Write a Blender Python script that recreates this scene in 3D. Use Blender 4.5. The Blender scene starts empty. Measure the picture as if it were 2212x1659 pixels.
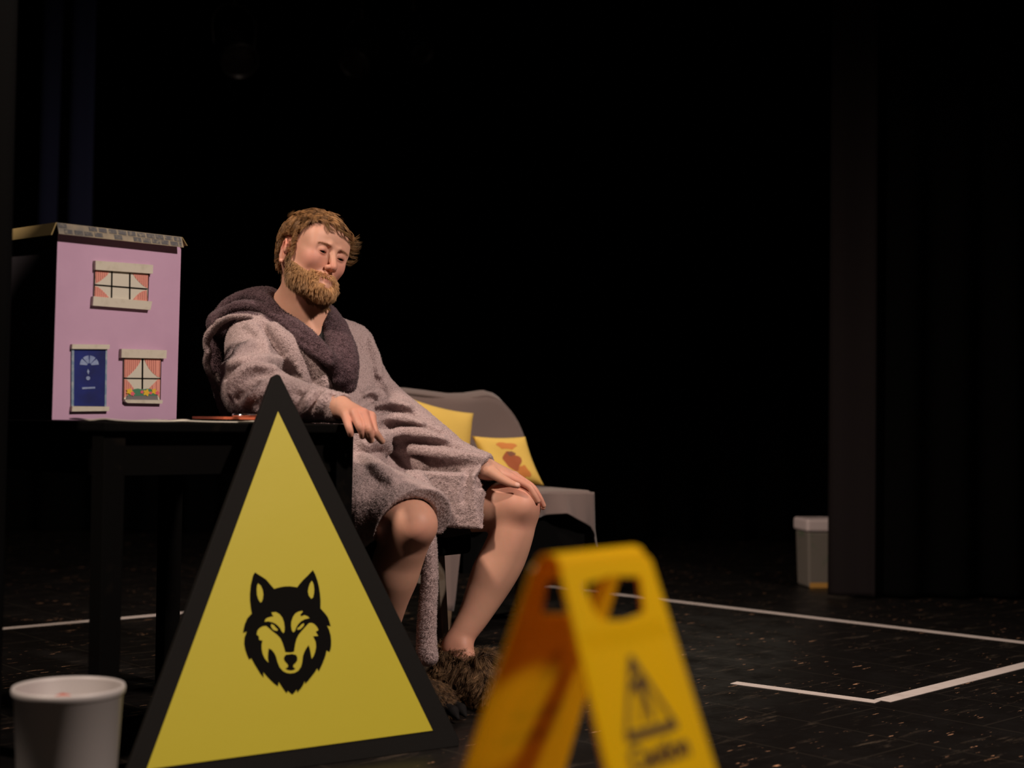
import bpy, bmesh, math, random, time
import numpy as np
from mathutils import Vector, Matrix
from mathutils.geometry import tessellate_polygon
sc = bpy.context.scene
COL = sc.collection
random.seed(7)
RNG = np.random.default_rng(7)
T0 = time.time()

# ------------------------------------------------------------------ camera
FOC, CX, CY, HCAM = 3072.0, 1106.0, 829.5, 0.75
PITCH, ROLL = math.radians(1.58), math.radians(0.8)
_f = np.array([0, math.cos(PITCH), math.sin(PITCH)])
_u0 = np.array([0, -math.sin(PITCH), math.cos(PITCH)])
_r0 = np.array([1.0, 0, 0])
_r = _r0*math.cos(ROLL) + _u0*math.sin(ROLL)
_u = _u0*math.cos(ROLL) - _r0*math.sin(ROLL)
CAM = np.array([0, 0, HCAM])
cam_d = bpy.data.cameras.new('camera')
cam_d.sensor_width = 36; cam_d.lens = FOC/2212*36
cam_d.clip_start = .05; cam_d.clip_end = 60
cam_d.dof.use_dof = True; cam_d.dof.focus_distance = 3.93; cam_d.dof.aperture_fstop = 2.1
cam = bpy.data.objects.new('camera', cam_d); COL.objects.link(cam)
cam.matrix_world = Matrix(((_r[0], _u[0], -_f[0], 0), (_r[1], _u[1], -_f[1], 0), (_r[2], _u[2], -_f[2], HCAM), (0, 0, 0, 1)))
sc.camera = cam
sc.view_settings.view_transform = 'Standard'; sc.view_settings.look = 'None'
sc.view_settings.exposure = 0.35; sc.view_settings.gamma = 1.0
sc.view_settings.use_curve_mapping = False
w = bpy.data.worlds.new('world'); sc.world = w; w.use_nodes = True
w.node_tree.nodes['Background'].inputs[0].default_value = (.5, .42, .4, 1)
w.node_tree.nodes['Background'].inputs[1].default_value = 0.003

def P(px, py, d):
    """point of the stage seen at a pixel, at camera depth d"""
    return CAM + _r*((px-CX)/FOC*d) + _u*(-(py-CY)/FOC*d) + _f*d
def ray(px, py):
    v = _r*((px-CX)/FOC) + _u*(-(py-CY)/FOC) + _f
    return v/np.linalg.norm(v)
def onplane(px, py, p0, n):
    v = ray(px, py); return CAM + v*(np.dot(np.asarray(p0)-CAM, n)/np.dot(v, n))
def onfloor(px, py, z=0.0): return onplane(px, py, (0, 0, z), (0, 0, 1))

# ------------------------------------------------------------------ stage lights, plus an added back light
def spot(name, loc, target, watts, col, size=.12, angle=40, blend=.5):
    l = bpy.data.lights.new(name, 'SPOT'); l.energy = watts; l.color = col
    l.shadow_soft_size = size; l.spot_size = math.radians(angle); l.spot_blend = blend
    o = bpy.data.objects.new(name, l); COL.objects.link(o); o.location = loc
    o.rotation_euler = (Vector(target)-Vector(loc)).to_track_quat('-Z', 'Y').to_euler()
    return o
spot('key_stage_light', (3.0, .7, 4.2), (-.2, 3.3, .7), 820, (1.0, .82, .72), .15, 70, .8)
spot('side_stage_light', (-3.0, .9, 4.9), (-.35, 3.7, .7), 740, (1.0, .80, .66), .24, 60, .8)
spot('added_back_light', (2.0, 8.4, 4.9), (.0, 4.9, 0), 200, (1.0, .85, .65), .15, 26, .9)  # added lamp from behind, gives gloss to the floor behind the legs

# ------------------------------------------------------------------ materials
def mat(name, col=(.5, .5, .5), rough=.6, metal=0.0, spec=.5, bump=None, noise=None, sheen=0, sss=0, sssr=(1, .3, .15), attr=None, coat=0, trans=None):
    m = bpy.data.materials.new(name); m.use_nodes = True
    nt = m.node_tree; N = nt.nodes; L = nt.links; b = N['Principled BSDF']
    b.inputs['Base Color'].default_value = (*col, 1); b.inputs['Roughness'].default_value = rough
    b.inputs['Metallic'].default_value = metal; b.inputs['Specular IOR Level'].default_value = spec
    b.inputs['Sheen Weight'].default_value = sheen; b.inputs['Coat Weight'].default_value = coat
    if sss:
        b.inputs['Subsurface Weight'].default_value = sss
        b.inputs['Subsurface Radius'].default_value = sssr; b.inputs['Subsurface Scale'].default_value = .008
    src = None
    tc = N.new('ShaderNodeTexCoord')
    if attr:
        a = N.new('ShaderNodeAttribute'); a.attribute_name = attr; src = a.outputs['Color']
    if noise:   # (scale, second colour, low, high, detail)
        n = N.new('ShaderNodeTexNoise'); n.inputs['Scale'].default_value = noise[0]; n.inputs['Detail'].default_value = noise[4] if len(noise) > 4 else 6
        L.new(tc.outputs['Object'], n.inputs['Vector'])
        r = N.new('ShaderNodeMapRange'); r.inputs[1].default_value = noise[2]; r.inputs[2].default_value = noise[3]
        L.new(n.outputs['Fac'], r.inputs[0])
        x = N.new('ShaderNodeMix'); x.data_type = 'RGBA'
        x.inputs[6].default_value = (*col, 1); x.inputs[7].default_value = (*noise[1], 1)
        if src: L.new(src, x.inputs[6])
        L.new(r.outputs[0], x.inputs[0]); src = x.outputs[2]
    if src: L.new(src, b.inputs['Base Color'])
    if bump:    # (scale, strength, distance)
        n = N.new('ShaderNodeTexNoise'); n.inputs['Scale'].default_value = bump[0]; n.inputs['Detail'].default_value = 5
        L.new(tc.outputs['Object'], n.inputs['Vector'])
        q = N.new('ShaderNodeBump'); q.inputs['Strength'].default_value = bump[1]; q.inputs['Distance'].default_value = bump[2]
        L.new(n.outputs['Fac'], q.inputs['Height']); L.new(q.outputs[0], b.inputs['Normal'])
    if trans:   # (colour, share) light passing through thin plastic
        t = N.new('ShaderNodeBsdfTranslucent'); t.inputs[0].default_value = (*trans[0], 1)
        mx = N.new('ShaderNodeMixShader'); mx.inputs[0].default_value = trans[1]
        L.new(b.outputs[0], mx.inputs[1]); L.new(t.outputs[0], mx.inputs[2])
        L.new(mx.outputs[0], N['Material Output'].inputs[0])
    return m
M = {}
M['black_paint'] = mat('black_paint', (.002, .0018, .0016), .8, noise=(14, (.008, .006, .004), .62, .8), spec=.05)
M['black_board'] = mat('black_board', (.0055, .0048, .004), .75, bump=(60, .1, .002), spec=.15)
M['black_cloth'] = mat('black_cloth', (.0025, .0025, .0025), .95, spec=.02, bump=(200, .3, .002))
M['curtain'] = mat('curtain', (.011, .008, .0085), .9, spec=.15, bump=(150, .3, .003))  # lighter copy of the black cloth, light put into the curtain edge's colour
M['blue_lit_curtain'] = mat('blue_lit_curtain', (.010, .012, .03), .9, spec=.15)  # blue light falling on the drape is put into its cloth colour
M['yellow_vinyl'] = mat('yellow_vinyl', (.45, .385, .022), .5, bump=(8, .05, .01), spec=.35)
M['ink'] = mat('ink', (.003, .0026, .0022), .75, spec=.06)
M['tape'] = mat('tape', (.62, .55, .51), .55, bump=(40, .2, .001), noise=(25, (.5, .43, .4), .5, .8))
M['purple_card'] = mat('purple_card', (.54, .34, .49), .7, noise=(7, (.48, .295, .435), .4, .8), bump=(6, .25, .006))
M['dark_side_wall'] = mat('dark_side_wall', (.02, .016, .022), .8)
M['cream'] = mat('cream', (.60, .56, .46), .75, noise=(60, (.50, .46, .36), .5, .8), bump=(60, .3, .001))
M['roof_card'] = mat('roof_card', (.30, .25, .17), .8, noise=(14, (.16, .15, .13), .42, .62), bump=(30, .4, .002))
M['roof_tile'] = mat('roof_tile', (.085, .085, .09), .85, noise=(120, (.25, .22, .16), .5, .75))
M['roof_edge'] = mat('roof_edge', (.26, .19, .07), .8)
M['door_blue'] = mat('door_blue', (.006, .020, .20), .5, noise=(9, (.004, .008, .07), .4, .65))
M['pale_blue'] = mat('pale_blue', (.16, .26, .36), .7, noise=(60, (.35, .42, .45), .45, .65))
M['glass_paint'] = mat('glass_paint', (.28, .36, .55), .6, noise=(80, (.16, .22, .42), .4, .7))
M['salmon'] = mat('salmon', (.74, .31, .24), .75)
M['salmon_line'] = mat('salmon_line', (.30, .07, .06), .8)
M['paper'] = mat('paper', (.62, .59, .49), .8)
M['leaf_green'] = mat('leaf_green', (.06, .22, .12), .8)
M['planter_grey'] = mat('planter_grey', (.17, .16, .16), .8)
M['flower_yellow'] = mat('flower_yellow', (.75, .48, .03), .7)
M['flower_pink'] = mat('flower_pink', (.75, .12, .17), .7)
M['red_card'] = mat('red_card', (.55, .13, .06), .4)
M['gold'] = mat('gold', (.75, .4, .1), .4)
M['steel'] = mat('steel', (.8, .8, .8), .12, 1)
M['bucket'] = mat('bucket', (.38, .355, .345), .45)
M['red_cloth'] = mat('red_cloth', (.35, .07, .04), .8)
M['sofa'] = mat('sofa', (.15, .108, .098), .92, sheen=.3, bump=(300, .3, .002))
M['sofa_dark'] = mat('sofa_dark', (.003, .003, .003), .95, spec=.05)
M['wood'] = mat('wood', (.13, .085, .05), .5, noise=(20, (.22, .15, .09), .45, .7))
M['pale_wood'] = mat('pale_wood', (.30, .26, .22), .55, noise=(30, (.16, .11, .07), .5, .7))
M['pillow'] = mat('pillow', (.74, .50, .10), .85, bump=(120, .3, .002))
M['bin_lid'] = mat('bin_lid', (.85, .72, .72), .4)
M['bin_body'] = mat('bin_body', (.36, .32, .28), .3, noise=(9, (.12, .26, .12), .55, .7), trans=((.4, .4, .35), .3))
M['lamp_body'] = mat('lamp_body', (.03, .026, .022), .4, .5)
M['lens'] = mat('lens', (.02, .015, .012), .25, spec=.3)
M['safety_yellow'] = mat('safety_yellow', (.80, .60, .004), .38, trans=((1.0, .50, .01), .48), bump=(5, .05, .01))
M['safety_ink'] = mat('safety_ink', (.05, .025, .01), .5)
M['dust'] = mat('dust', (.5, .4, .3), .9)

# ------------------------------------------------------------------ mesh helpers
def meshobj(name, verts, faces, material, parent=None, smooth=False, mats=None, fm=None):
    me = bpy.data.meshes.new(name)
    me.from_pydata([tuple(map(float, v)) for v in verts], [], [tuple(f) for f in faces])
    me.materials.append(material)
    for m2 in (mats or []): me.materials.append(m2)
    if fm is not None: me.polygons.foreach_set('material_index', np.asarray(fm, dtype=np.int32))
    if smooth: me.polygons.foreach_set('use_smooth', [True]*len(me.polygons))
    me.update()
    o = bpy.data.objects.new(name, me); COL.objects.link(o)
    if parent is not None:
        o.parent = parent; o.matrix_parent_inverse = parent.matrix_basis.inverted()
    return o
def fastmesh(name, V, quads=None, tris=None, material=None, parent=None, smooth=True, mats=None, qm=None, tm=None):
    me = bpy.data.meshes.new(name)
    nq = 0 if quads is None else len(quads); ntr = 0 if tris is None else len(tris)
    me.vertices.add(len(V)); me.vertices.foreach_set('co', np.ascontiguousarray(V, dtype=np.float32).ravel())
    idx = []
    if nq: idx.append(np.asarray(quads).ravel())
    if ntr: idx.append(np.asarray(tris).ravel())
    idx = np.concatenate(idx).astype(np.int32)
    me.loops.add(len(idx)); me.loops.foreach_set('vertex_index', idx)
    ls = np.concatenate([np.arange(nq)*4, nq*4+np.arange(ntr)*3]).astype(np.int32)
    me.polygons.add(nq+ntr); me.polygons.foreach_set('loop_start', ls)
    me.materials.append(material)
    for m2 in (mats or []): me.materials.append(m2)
    if qm is not None or tm is not None:
        a = np.zeros(nq+ntr, np.int32)
        if qm is not None: a[:nq] = qm
        if tm is not None: a[nq:] = tm
        me.polygons.foreach_set('material_index', a)
    me.polygons.foreach_set('use_smooth', np.full(nq+ntr, smooth))
    me.update(calc_edges=True); me.validate()
    o = bpy.data.objects.new(name, me); COL.objects.link(o)
    if parent is not None:
        o.parent = parent; o.matrix_parent_inverse = parent.matrix_basis.inverted()
    return o
def empty(name, loc):
    o = bpy.data.objects.new(name, None); COL.objects.link(o); o.location = tuple(map(float, loc))
    o.empty_display_size = .1
    return o
def tag(o, label=None, cat=None, group=None, kind=None):
    if label: o['label'] = label
    if cat: o['category'] = cat
    if group: o['group'] = group
    if kind: o['kind'] = kind
    return o
class MB:
    def __init__(s): s.v = []; s.f = []
    def add(s, V, F):
        b = len(s.v); s.v += [np.asarray(v, float) for v in V]; s.f += [tuple(i+b for i in f) for f in F]; return s
    def hexa(s, c):   # 8 corners: 4 bottom ccw, 4 top ccw
        return s.add(c, [(3, 2, 1, 0), (4, 5, 6, 7), (0, 1, 5, 4), (1, 2, 6, 5), (2, 3, 7, 6), (3, 0, 4, 7)])
    def box(s, c, ax, ay, az, hx, hy, hz):
        c, ax, ay, az = map(lambda q: np.asarray(q, float), (c, ax, ay, az))
        q = [c+ax*hx*i+ay*hy*j+az*hz*k for k in (-1, 1) for i, j in ((-1, -1), (1, -1), (1, 1), (-1, 1))]
        return s.hexa(q)
    def prism(s, poly, n, t):   # planar polygon extruded by t along n
        poly = [np.asarray(p, float) for p in poly]; n = np.asarray(n, float); N = len(poly)
        tri = tessellate_polygon([[Vector(p) for p in poly]])
        V = [p+n*t for p in poly]+poly
        F = []
        for a, b, c in tri:
            if np.dot(np.cross(poly[b]-poly[a], poly[c]-poly[a]), n) < 0: b, c = c, b
            F.append((a, b, c)); F.append((c+N, b+N, a+N))
        for i in range(N):
            j = (i+1) % N; F.append((i, i+N, j+N, j))
        return s.add(V, F)
    def tube(s, pts, rad, seg=10, cap=True, squash=None):
        pts = [np.asarray(p, float) for p in pts]; rad = rad if hasattr(rad, '__len__') else [rad]*len(pts)
        V = []; F = []; n = len(pts); ref = None
        for i, p in enumerate(pts):
            t = pts[min(i+1, n-1)]-pts[max(i-1, 0)]; t = t/(np.linalg.norm(t)+1e-9)
            if ref is None:
                ref = np.array([0, 0, 1.0]) if abs(t[2]) < .9 else np.array([1.0, 0, 0])
            a = np.cross(t, ref); a /= np.linalg.norm(a)+1e-9; b = np.cross(a, t); ref = b
            for k in range(seg):
                th = 2*math.pi*k/seg; V.append(p+rad[i]*(a*math.cos(th)+b*math.sin(th)))
        for i in range(n-1):
            for k in range(seg):
                k2 = (k+1) % seg; F.append((i*seg+k, i*seg+k2, (i+1)*seg+k2, (i+1)*seg+k))
        if cap:
            F.append(tuple(range(seg-1, -1, -1))); F.append(tuple((n-1)*seg+k for k in range(seg)))
        return s.add(V, F)
    def lathe(s, c, prof, seg=48, ax=(1, 0, 0), ay=(0, 1, 0), az=(0, 0, 1), closed=False):
        c = np.asarray(c, float); ax, ay, az = map(lambda q: np.asarray(q, float), (ax, ay, az)); V = []; F = []; n = len(prof)
        for r, z in prof:
            for k in range(seg):
                th = 2*math.pi*k/seg; V.append(c+ax*r*math.cos(th)+ay*r*math.sin(th)+az*z)
        for i in range(n if closed else n-1):
            i2 = (i+1) % n
            for k in range(seg):
                k2 = (k+1) % seg; F.append((i*seg+k, i*seg+k2, i2*seg+k2, i2*seg+k))
        return s.add(V, F)
    def build(s, name, m, parent=None, smooth=False, bevel=0, mats=None, fm=None):
        o = meshobj(name, s.v, s.f, m, parent, smooth, mats, fm)
        if bevel:
            bv = o.modifiers.new('bevel', 'BEVEL'); bv.width = bevel; bv.segments = 2; bv.limit_method = 'ANGLE'
        return o
X, Y, Z = np.eye(3)
def nrm(v): v = np.asarray(v, float); return v/np.linalg.norm(v)
def catmull(pts, k=6):
    pts = np.asarray(pts, float); n = len(pts)
    if n < 3: return [pts[0]*(1-t)+pts[-1]*t for t in np.linspace(0, 1, k+1)]
    out = []
    for i in range(n-1):
        p0, p1, p2, p3 = pts[max(i-1, 0)], pts[i], pts[i+1], pts[min(i+2, n-1)]
        for t in np.arange(k)/k:
            out.append(.5*((2*p1)+(-p0+p2)*t+(2*p0-5*p1+4*p2-p3)*t*t+(-p0+3*p1-3*p2+p3)*t**3))
    out.append(pts[-1]); return out

# ------------------------------------------------------------------ the stage
def floor_material():
    m = bpy.data.materials.new('black_stage_floor'); m.use_nodes = True
    nt = m.node_tree; N = nt.nodes; L = nt.links; b = N['Principled BSDF']
    tc = N.new('ShaderNodeTexCoord'); mp = N.new('ShaderNodeMapping'); mp.inputs['Rotation'].default_value = (0, 0, math.radians(47))
    L.new(tc.outputs['Object'], mp.inputs[0])
    def noise(scale, vec, detail=4, rough=.6):
        n = N.new('ShaderNodeTexNoise'); n.inputs['Scale'].default_value = scale; n.inputs['Detail'].default_value = detail
        n.inputs['Roughness'].default_value = rough; L.new(vec, n.inputs['Vector']); return n.outputs['Fac']
    def rng(x, a, c, lo=0., hi=1.):
        r = N.new('ShaderNodeMapRange'); r.inputs[1].default_value = a; r.inputs[2].default_value = c
        r.inputs[3].default_value = lo; r.inputs[4].default_value = hi; L.new(x, r.inputs[0]); return r.outputs[0]
    def mul(a, c):
        q = N.new('ShaderNodeMath'); q.operation = 'MULTIPLY'; L.new(a, q.inputs[0]); L.new(c, q.inputs[1]); return q.outputs[0]
    def mix(f, a, c):
        x = N.new('ShaderNodeMix'); x.data_type = 'RGBA'; L.new(f, x.inputs[0])
        for i, q in ((6, a), (7, c)):
            if isinstance(q, tuple): x.inputs[i].default_value = (*q, 1)
            else: L.new(q, x.inputs[i])
        return x.outputs[2]
    st = N.new('ShaderNodeMapping'); st.inputs['Scale'].default_value = (1, .16, 1); L.new(mp.outputs[0], st.inputs[0])
    big = rng(noise(2.2, mp.outputs[0]), .38, .62)
    scuff = mul(rng(noise(26, st.outputs[0], 6, .75), .56, .72), big)
    speck = rng(noise(75, st.outputs[0], 3, .6), .655, .69)
    patch = rng(noise(4, mp.outputs[0], 3), .45, .60)
    speck = mul(speck, patch)
    c = mix(scuff, (.007, .006, .0055), (.095, .072, .052))
    c = mix(speck, c, (.60, .33, .19))
    br = N.new('ShaderNodeTexBrick'); br.inputs['Scale'].default_value = .82; br.inputs['Mortar Size'].default_value = .003
    br.inputs['Color1'].default_value = (0, 0, 0, 1); br.inputs['Color2'].default_value = (0, 0, 0, 1); br.inputs['Mortar'].default_value = (1, 1, 1, 1)
    L.new(mp.outputs[0], br.inputs['Vector'])
    c = mix(br.outputs['Color'], c, (.018, .015, .012))
    L.new(c, b.inputs['Base Color'])
    L.new(rng(noise(7, mp.outputs[0], 6, .7), .3, .7, .28, .55), b.inputs['Roughness'])
    b.inputs['Specular IOR Level'].default_value = .24
    q = N.new('ShaderNodeBump'); q.inputs['Strength'].default_value = .25; q.inputs['Distance'].default_value = .004
    L.new(noise(30, st.outputs[0], 6), q.inputs['Height']); L.new(q.outputs[0], b.inputs['Normal'])
    return m
tag(MB().add([(-6, -1.5, 0), (7, -1.5, 0), (7, 11, 0), (-6, 11, 0), (-6, -1.5, -.05), (7, -1.5, -.05), (7, 11, -.05), (-6, 11, -.05)],
    [(0, 1, 2, 3), (7, 6, 5, 4), (0, 4, 5, 1), (1, 5, 6, 2), (2, 6, 7, 3), (3, 7, 4, 0)]).build('floor', floor_material()), kind='structure')
def drape(name, pts, z0, z1, m, folds=.035, wl=.16, thick=.012, hang=0.0):
    """a hanging cloth following a line on the floor, with vertical pleats"""
    pts = [np.array(p, float) for p in pts]; V = []; row = []
    L = [0]
    for a, b in zip(pts[:-1], pts[1:]): L.append(L[-1]+np.linalg.norm(b-a))
    n = max(8, int(L[-1]/wl*10)); zs = [z0, z0+.02, z0+.3, (z0+z1)/2, z1]
    ph = random.random()*6; top = []
    for side in (0, 1):
        for z in zs:
            for i in range(n+1):
                s = L[-1]*i/n; k = max(j for j in range(len(pts)-1) if L[j] <= s+1e-9)
                t = (s-L[k])/(L[k+1]-L[k]); d = nrm(pts[k+1]-pts[k]); nn = np.array([d[1], -d[0]])
                a = folds*(math.sin(2*math.pi*s/wl+ph+.6*math.sin(s*3)))*(1-.35*(z-z0)/(z1-z0))+.3*folds*math.sin(s*31+z*.7)
                p = pts[k]+(pts[k+1]-pts[k])*t+nn*(a+(thick if side else 0))
                V.append((p[0], p[1], z))
    nz = len(zs); F = []
    for side in (0, 1):
        o = side*nz*(n+1)
        for j in range(nz-1):
            for i in range(n):
                q = (o+j*(n+1)+i, o+j*(n+1)+i+1, o+(j+1)*(n+1)+i+1, o+(j+1)*(n+1)+i)
                F.append(q if side else q[::-1])
    o = nz*(n+1)
    for i in range(n):
        F.append((i, i+1, o+i+1, o+i)); F.append(((nz-1)*(n+1)+i, o+(nz-1)*(n+1)+i, o+(nz-1)*(n+1)+i+1, (nz-1)*(n+1)+i+1))
    for j in range(nz-1):
        a = j*(n+1); b = (j+1)*(n+1); F.append((a, o+a, o+b, b)); F.append((a+n, b+n, o+b+n, o+a+n))
    return meshobj(name, V, F, m, None, True)
tag(drape('wall_back', [(-6, 9.4), (7, 9.4)], 0, 6, M['black_cloth'], .06, .3), kind='structure')
tag(drape('curtain', [(1.425, 6.35), (1.60, 6.25)], 0.01, 5.4, M['curtain'], .02, .30),
    'lit edge of the right stage curtain, brightness put into its colour, beside the plastic bin', 'curtain')
tag(drape('curtain', [(1.62, 6.30), (2.3, 6.36), (2.9, 6.25), (3.8, 6.3)], 0.01, 5.4, M['black_cloth'], .04, .24),  # same curtain continued, its shade put into the blacker cloth
    'dark rest of the right stage curtain, its shade put into the cloth colour', 'curtain')
tag(drape('curtain', [(-2.35, 7.05), (-2.08, 6.92)], 1.5, 5.4, M['blue_lit_curtain'], .03, .2),  # hung short so the painted blue light shows only high up
    'narrow black curtain strip behind the toy house at far left, blue light put into its colour', 'curtain')
tag(drape('curtain', [(-1.9, 2.99), (-1.046, 2.97)], .01, 1.78, M['black_cloth'], .012, .18),
    'low black cloth screen at the left edge hiding the end of the white floor tape', 'curtain')
def tape(name, a, b, wdt, label, mitre=0):
    a = np.array(a); b = np.array(b); d = nrm(b-a); n = np.array([-d[1], d[0], 0])
    z = np.array([0, 0, .0012])
    q = [a-n*wdt/2, b-n*wdt/2, b+n*wdt/2, a+n*wdt/2]
    seg = MB(); k = 14
    for i in range(k):
        p, r = a+(b-a)*i/k, a+(b-a)*(i+1)/k; up = np.array([0, 0, .0006*math.sin(i*2.1)**2])
        seg.hexa([p-n*wdt/2, r-n*wdt/2, r+n*wdt/2, p+n*wdt/2, p-n*wdt/2+z, r-n*wdt/2+z, r+n*wdt/2+z, p+n*wdt/2+z])
    return tag(seg.build(name, M['tape']), label, 'tape')
c0 = onfloor(1906, 1514); ua = nrm(onfloor(1410, 1292)-onfloor(2300, 1397)); ub = nrm(onfloor(2212, 1437)-c0)
tape('floor_tape', c0-ub*.025, onfloor(1585, 1475), .042, 'short white tape line on the black floor ending left beside the yellow caution sign')
tape('floor_tape', c0+(onfloor(1585, 1475)-c0)*0, c0+ub*1.6, .05, 'white tape line running off to the right edge from the tape corner')
tape('floor_tape', onfloor(1180, 1266), onfloor(2420, 1413), .05, 'long white tape line across the floor behind, below the lidded plastic bin')
tape('floor_tape', onfloor(-60, 1364), onfloor(620, 1304), .05, 'white tape line on the floor behind the black table legs at left')

# ------------------------------------------------------------------ table
TZ = .742
tu = np.array([.7071, .7071, 0]); tv = np.array([-.7071, .7071, 0]); TN = np.array([-.86, 3.0, 0])
def TP(u, v, z=0): return TN+tu*u+tv*v+Z*z
table = empty('table', TP(.34, .41)); tag(table, 'black painted wooden table under the pink toy house and the resting elbow', 'table')
MB().box(TP(.34, .41, TZ-.011), tu, tv, Z, .345, .425, .011).build('tabletop', M['black_paint'], table, bevel=.004)
ap = MB()
for (u0, v0, hu, hv) in ((.34, .035, .30, .010), (.34, .785, .30, .010), (.035, .41, .010, .36), (.645, .41, .010, .36)):
    ap.box(TP(u0, v0, TZ-.022-.047), tu, tv, Z, hu, hv, .047)
ap.build('apron', M['black_paint'], table)
for u0 in (.03, .65):
    for v0 in (.03, .79):
        c = [TP(u0+i*.024, v0+j*.024, 0) for i, j in ((-1, -1), (1, -1), (1, 1), (-1, 1))]
        t = [TP(u0+i*.026, v0+j*.026, TZ-.022) for i, j in ((-1, -1), (1, -1), (1, 1), (-1, 1))]
        MB().hexa(c+t).build('leg', M['black_paint'], table, bevel=.003)

# ------------------------------------------------------------------ toy house
hphi = math.radians(49.5); hu = np.array([math.cos(hphi), math.sin(hphi), 0]); hn = np.array([math.sin(hphi), -math.cos(hphi), 0])
H0 = P(112, 901, 3.30); H0[2] = TZ
def hx(px, py):   # crop coordinates of the house face -> plane
    return onplane(30+px*.2894, 450+py*.2894, H0, hn)
Hr = onplane(382, 899, H0, hn); hw = np.dot(Hr-H0, hu); hh = onplane(124, 500, H0, hn)[2]-TZ
hd = .24
house = empty('toy_house', H0+hu*hw/2-hn*hd/2)
tag(house, 'pink cardboard toy house with grey tiled roof edge standing on the black table', 'toy house')
b = MB(); lean = hu*.004
c = [H0, H0+hu*hw, H0+hu*hw-hn*hd, H0-hn*hd]; t = [q+Z*hh+lean for q in c]
V = c+t
b.add(V, [(3, 2, 1, 0), (4, 5, 6, 7), (0, 1, 5, 4), (1, 2, 6, 5), (2, 3, 7, 6), (3, 0, 4, 7)])
b.build('walls', M['purple_card'], house, bevel=.0025, mats=[M['dark_side_wall']], fm=[0, 0, 0, 0, 0, 1])  # left wall takes the near-black colour, the other walls the purple
# roof: lid with hanging front and side flaps, painted tiles
rf = MB(); n1 = nrm(hn+Z*.35)
E = .018
A = onplane(30+322*.2894, 450+106*.2894, H0+hn*E, hn); B = onplane(30+1252*.2894, 450+214*.2894, H0+hn*E, hn)
C = onplane(30+1268*.2894, 450+292*.2894, H0+hn*(E+.006), hn); D = onplane(30+336*.2894, 450+190*.2894, H0+hn*(E+.006), hn)
A2 = A-hn*(hd+.03)-hu*.0; B2 = B-hn*(hd+.03)
th = Z*.004
rf.hexa([A-th, B-th, B2-th, A2-th, A, B, B2, A2])
rf.hexa([D, C, C-hn*.004, D-hn*.004, A, B, B-hn*.004, A-hn*.004])
roof = rf.build('roof', M['roof_card'], house)
MB().hexa([A-hu*.003-Z*.03-hu*.012, A-hu*.0-Z*.03-hu*.012, A2-Z*.03-hu*.012, A2-hu*.003-Z*.03-hu*.012, A-hu*.003, A, A2, A2-hu*.003]).build('roof_flap', M['roof_edge'], house)
MB().hexa([B+hu*.016-Z*.020, B+hu*.019-Z*.020, B2+hu*.019-Z*.02, B2+hu*.016-Z*.020, B, B+hu*.003, B2+hu*.003, B2]).build('roof_flap', M['roof_edge'], house)
tl = MB()
nr = nrm(np.cross(B-A, D-A)); nr = nr if np.dot(nr, hn) > 0 else -nr
for row in range(2):
    ncol = 13; 
    for k in range(ncol):
        if random.random() < .12: continue
        s0 = (k+.08+.5*(row % 2))/ncol; s1 = min(s0+.8/ncol, .985); 
        if s0 > .97: continue
        f0, f1 = .06+row*.47, .06+row*.47+.38
        q = lambda s, f: A+(B-A)*s+((D+(C-D)*s)-(A+(B-A)*s))*(f+random.uniform(-.02, .02))
        tl.prism([q(s0, f0), q(s1, f0), q(s1, f1), q(s0, f1)], nr, .0009)
tl.build('roof_tiles', M['roof_tile'], house)
def decal(name, polys, m, parent, off, th, crop=hx, n=hn, each=False):
    if each: return [decal(name, [p], m, parent, off, th, crop, n) for p in polys]
    b = MB()
    for p in polys: b.prism([crop(*q)+n*off for q in p], n, th)
    return b.build(name, m, parent)
def line(a, b, w):
    a = np.array(a, float); b = np.array(b, float); d = nrm(b-a); n = np.array([-d[1], d[0]])*w/2
    return [tuple(a-n), tuple(b-n), tuple(b+n), tuple(a+n)]
def toy_window(pane, lintel, sill, curtains, mull, frame, label):
    wn = decal('toy_window', [pane], M['paper'], house, .0005, .003)
    wn['label'] = label
    decal('lintel', [lintel], M['cream'], wn, .001, .010)
    decal('sill', [sill], M['cream'], wn, .001, .010)
    for cpoly in curtains:
        st = []; cur = MB().prism([hx(*q)+hn*.0036 for q in cpoly], hn, .0006); nf = len(cur.f)
        xs = [q[0] for q in cpoly]; 
        for x in np.arange(min(xs)+10, max(xs)-4, 15):
            # vertical pleat line clipped to the curtain polygon
            ys = []
            for (x0, y0), (x1, y1) in zip(cpoly, cpoly[1:]+cpoly[:1]):
                if (x0-x)*(x1-x) < 0: ys.append(y0+(y1-y0)*(x-x0)/(x1-x0))
            if len(ys) >= 2 and max(ys)-min(ys) > 12: st.append(line((x, min(ys)+3), (x, max(ys)-3), 3.2))
        for q4 in st: cur.prism([hx(*q)+hn*.0042 for q in q4], hn, .0003)
        cur.build('curtain', M['salmon'], wn, mats=[M['salmon_line']], fm=[0]*nf+[1]*(len(cur.f)-nf))
    decal('glazing_bars', [line(*q) for q in mull]+[line(*q) for q in frame], M['ink'], wn, .0044, .0006)
    return wn
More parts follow.
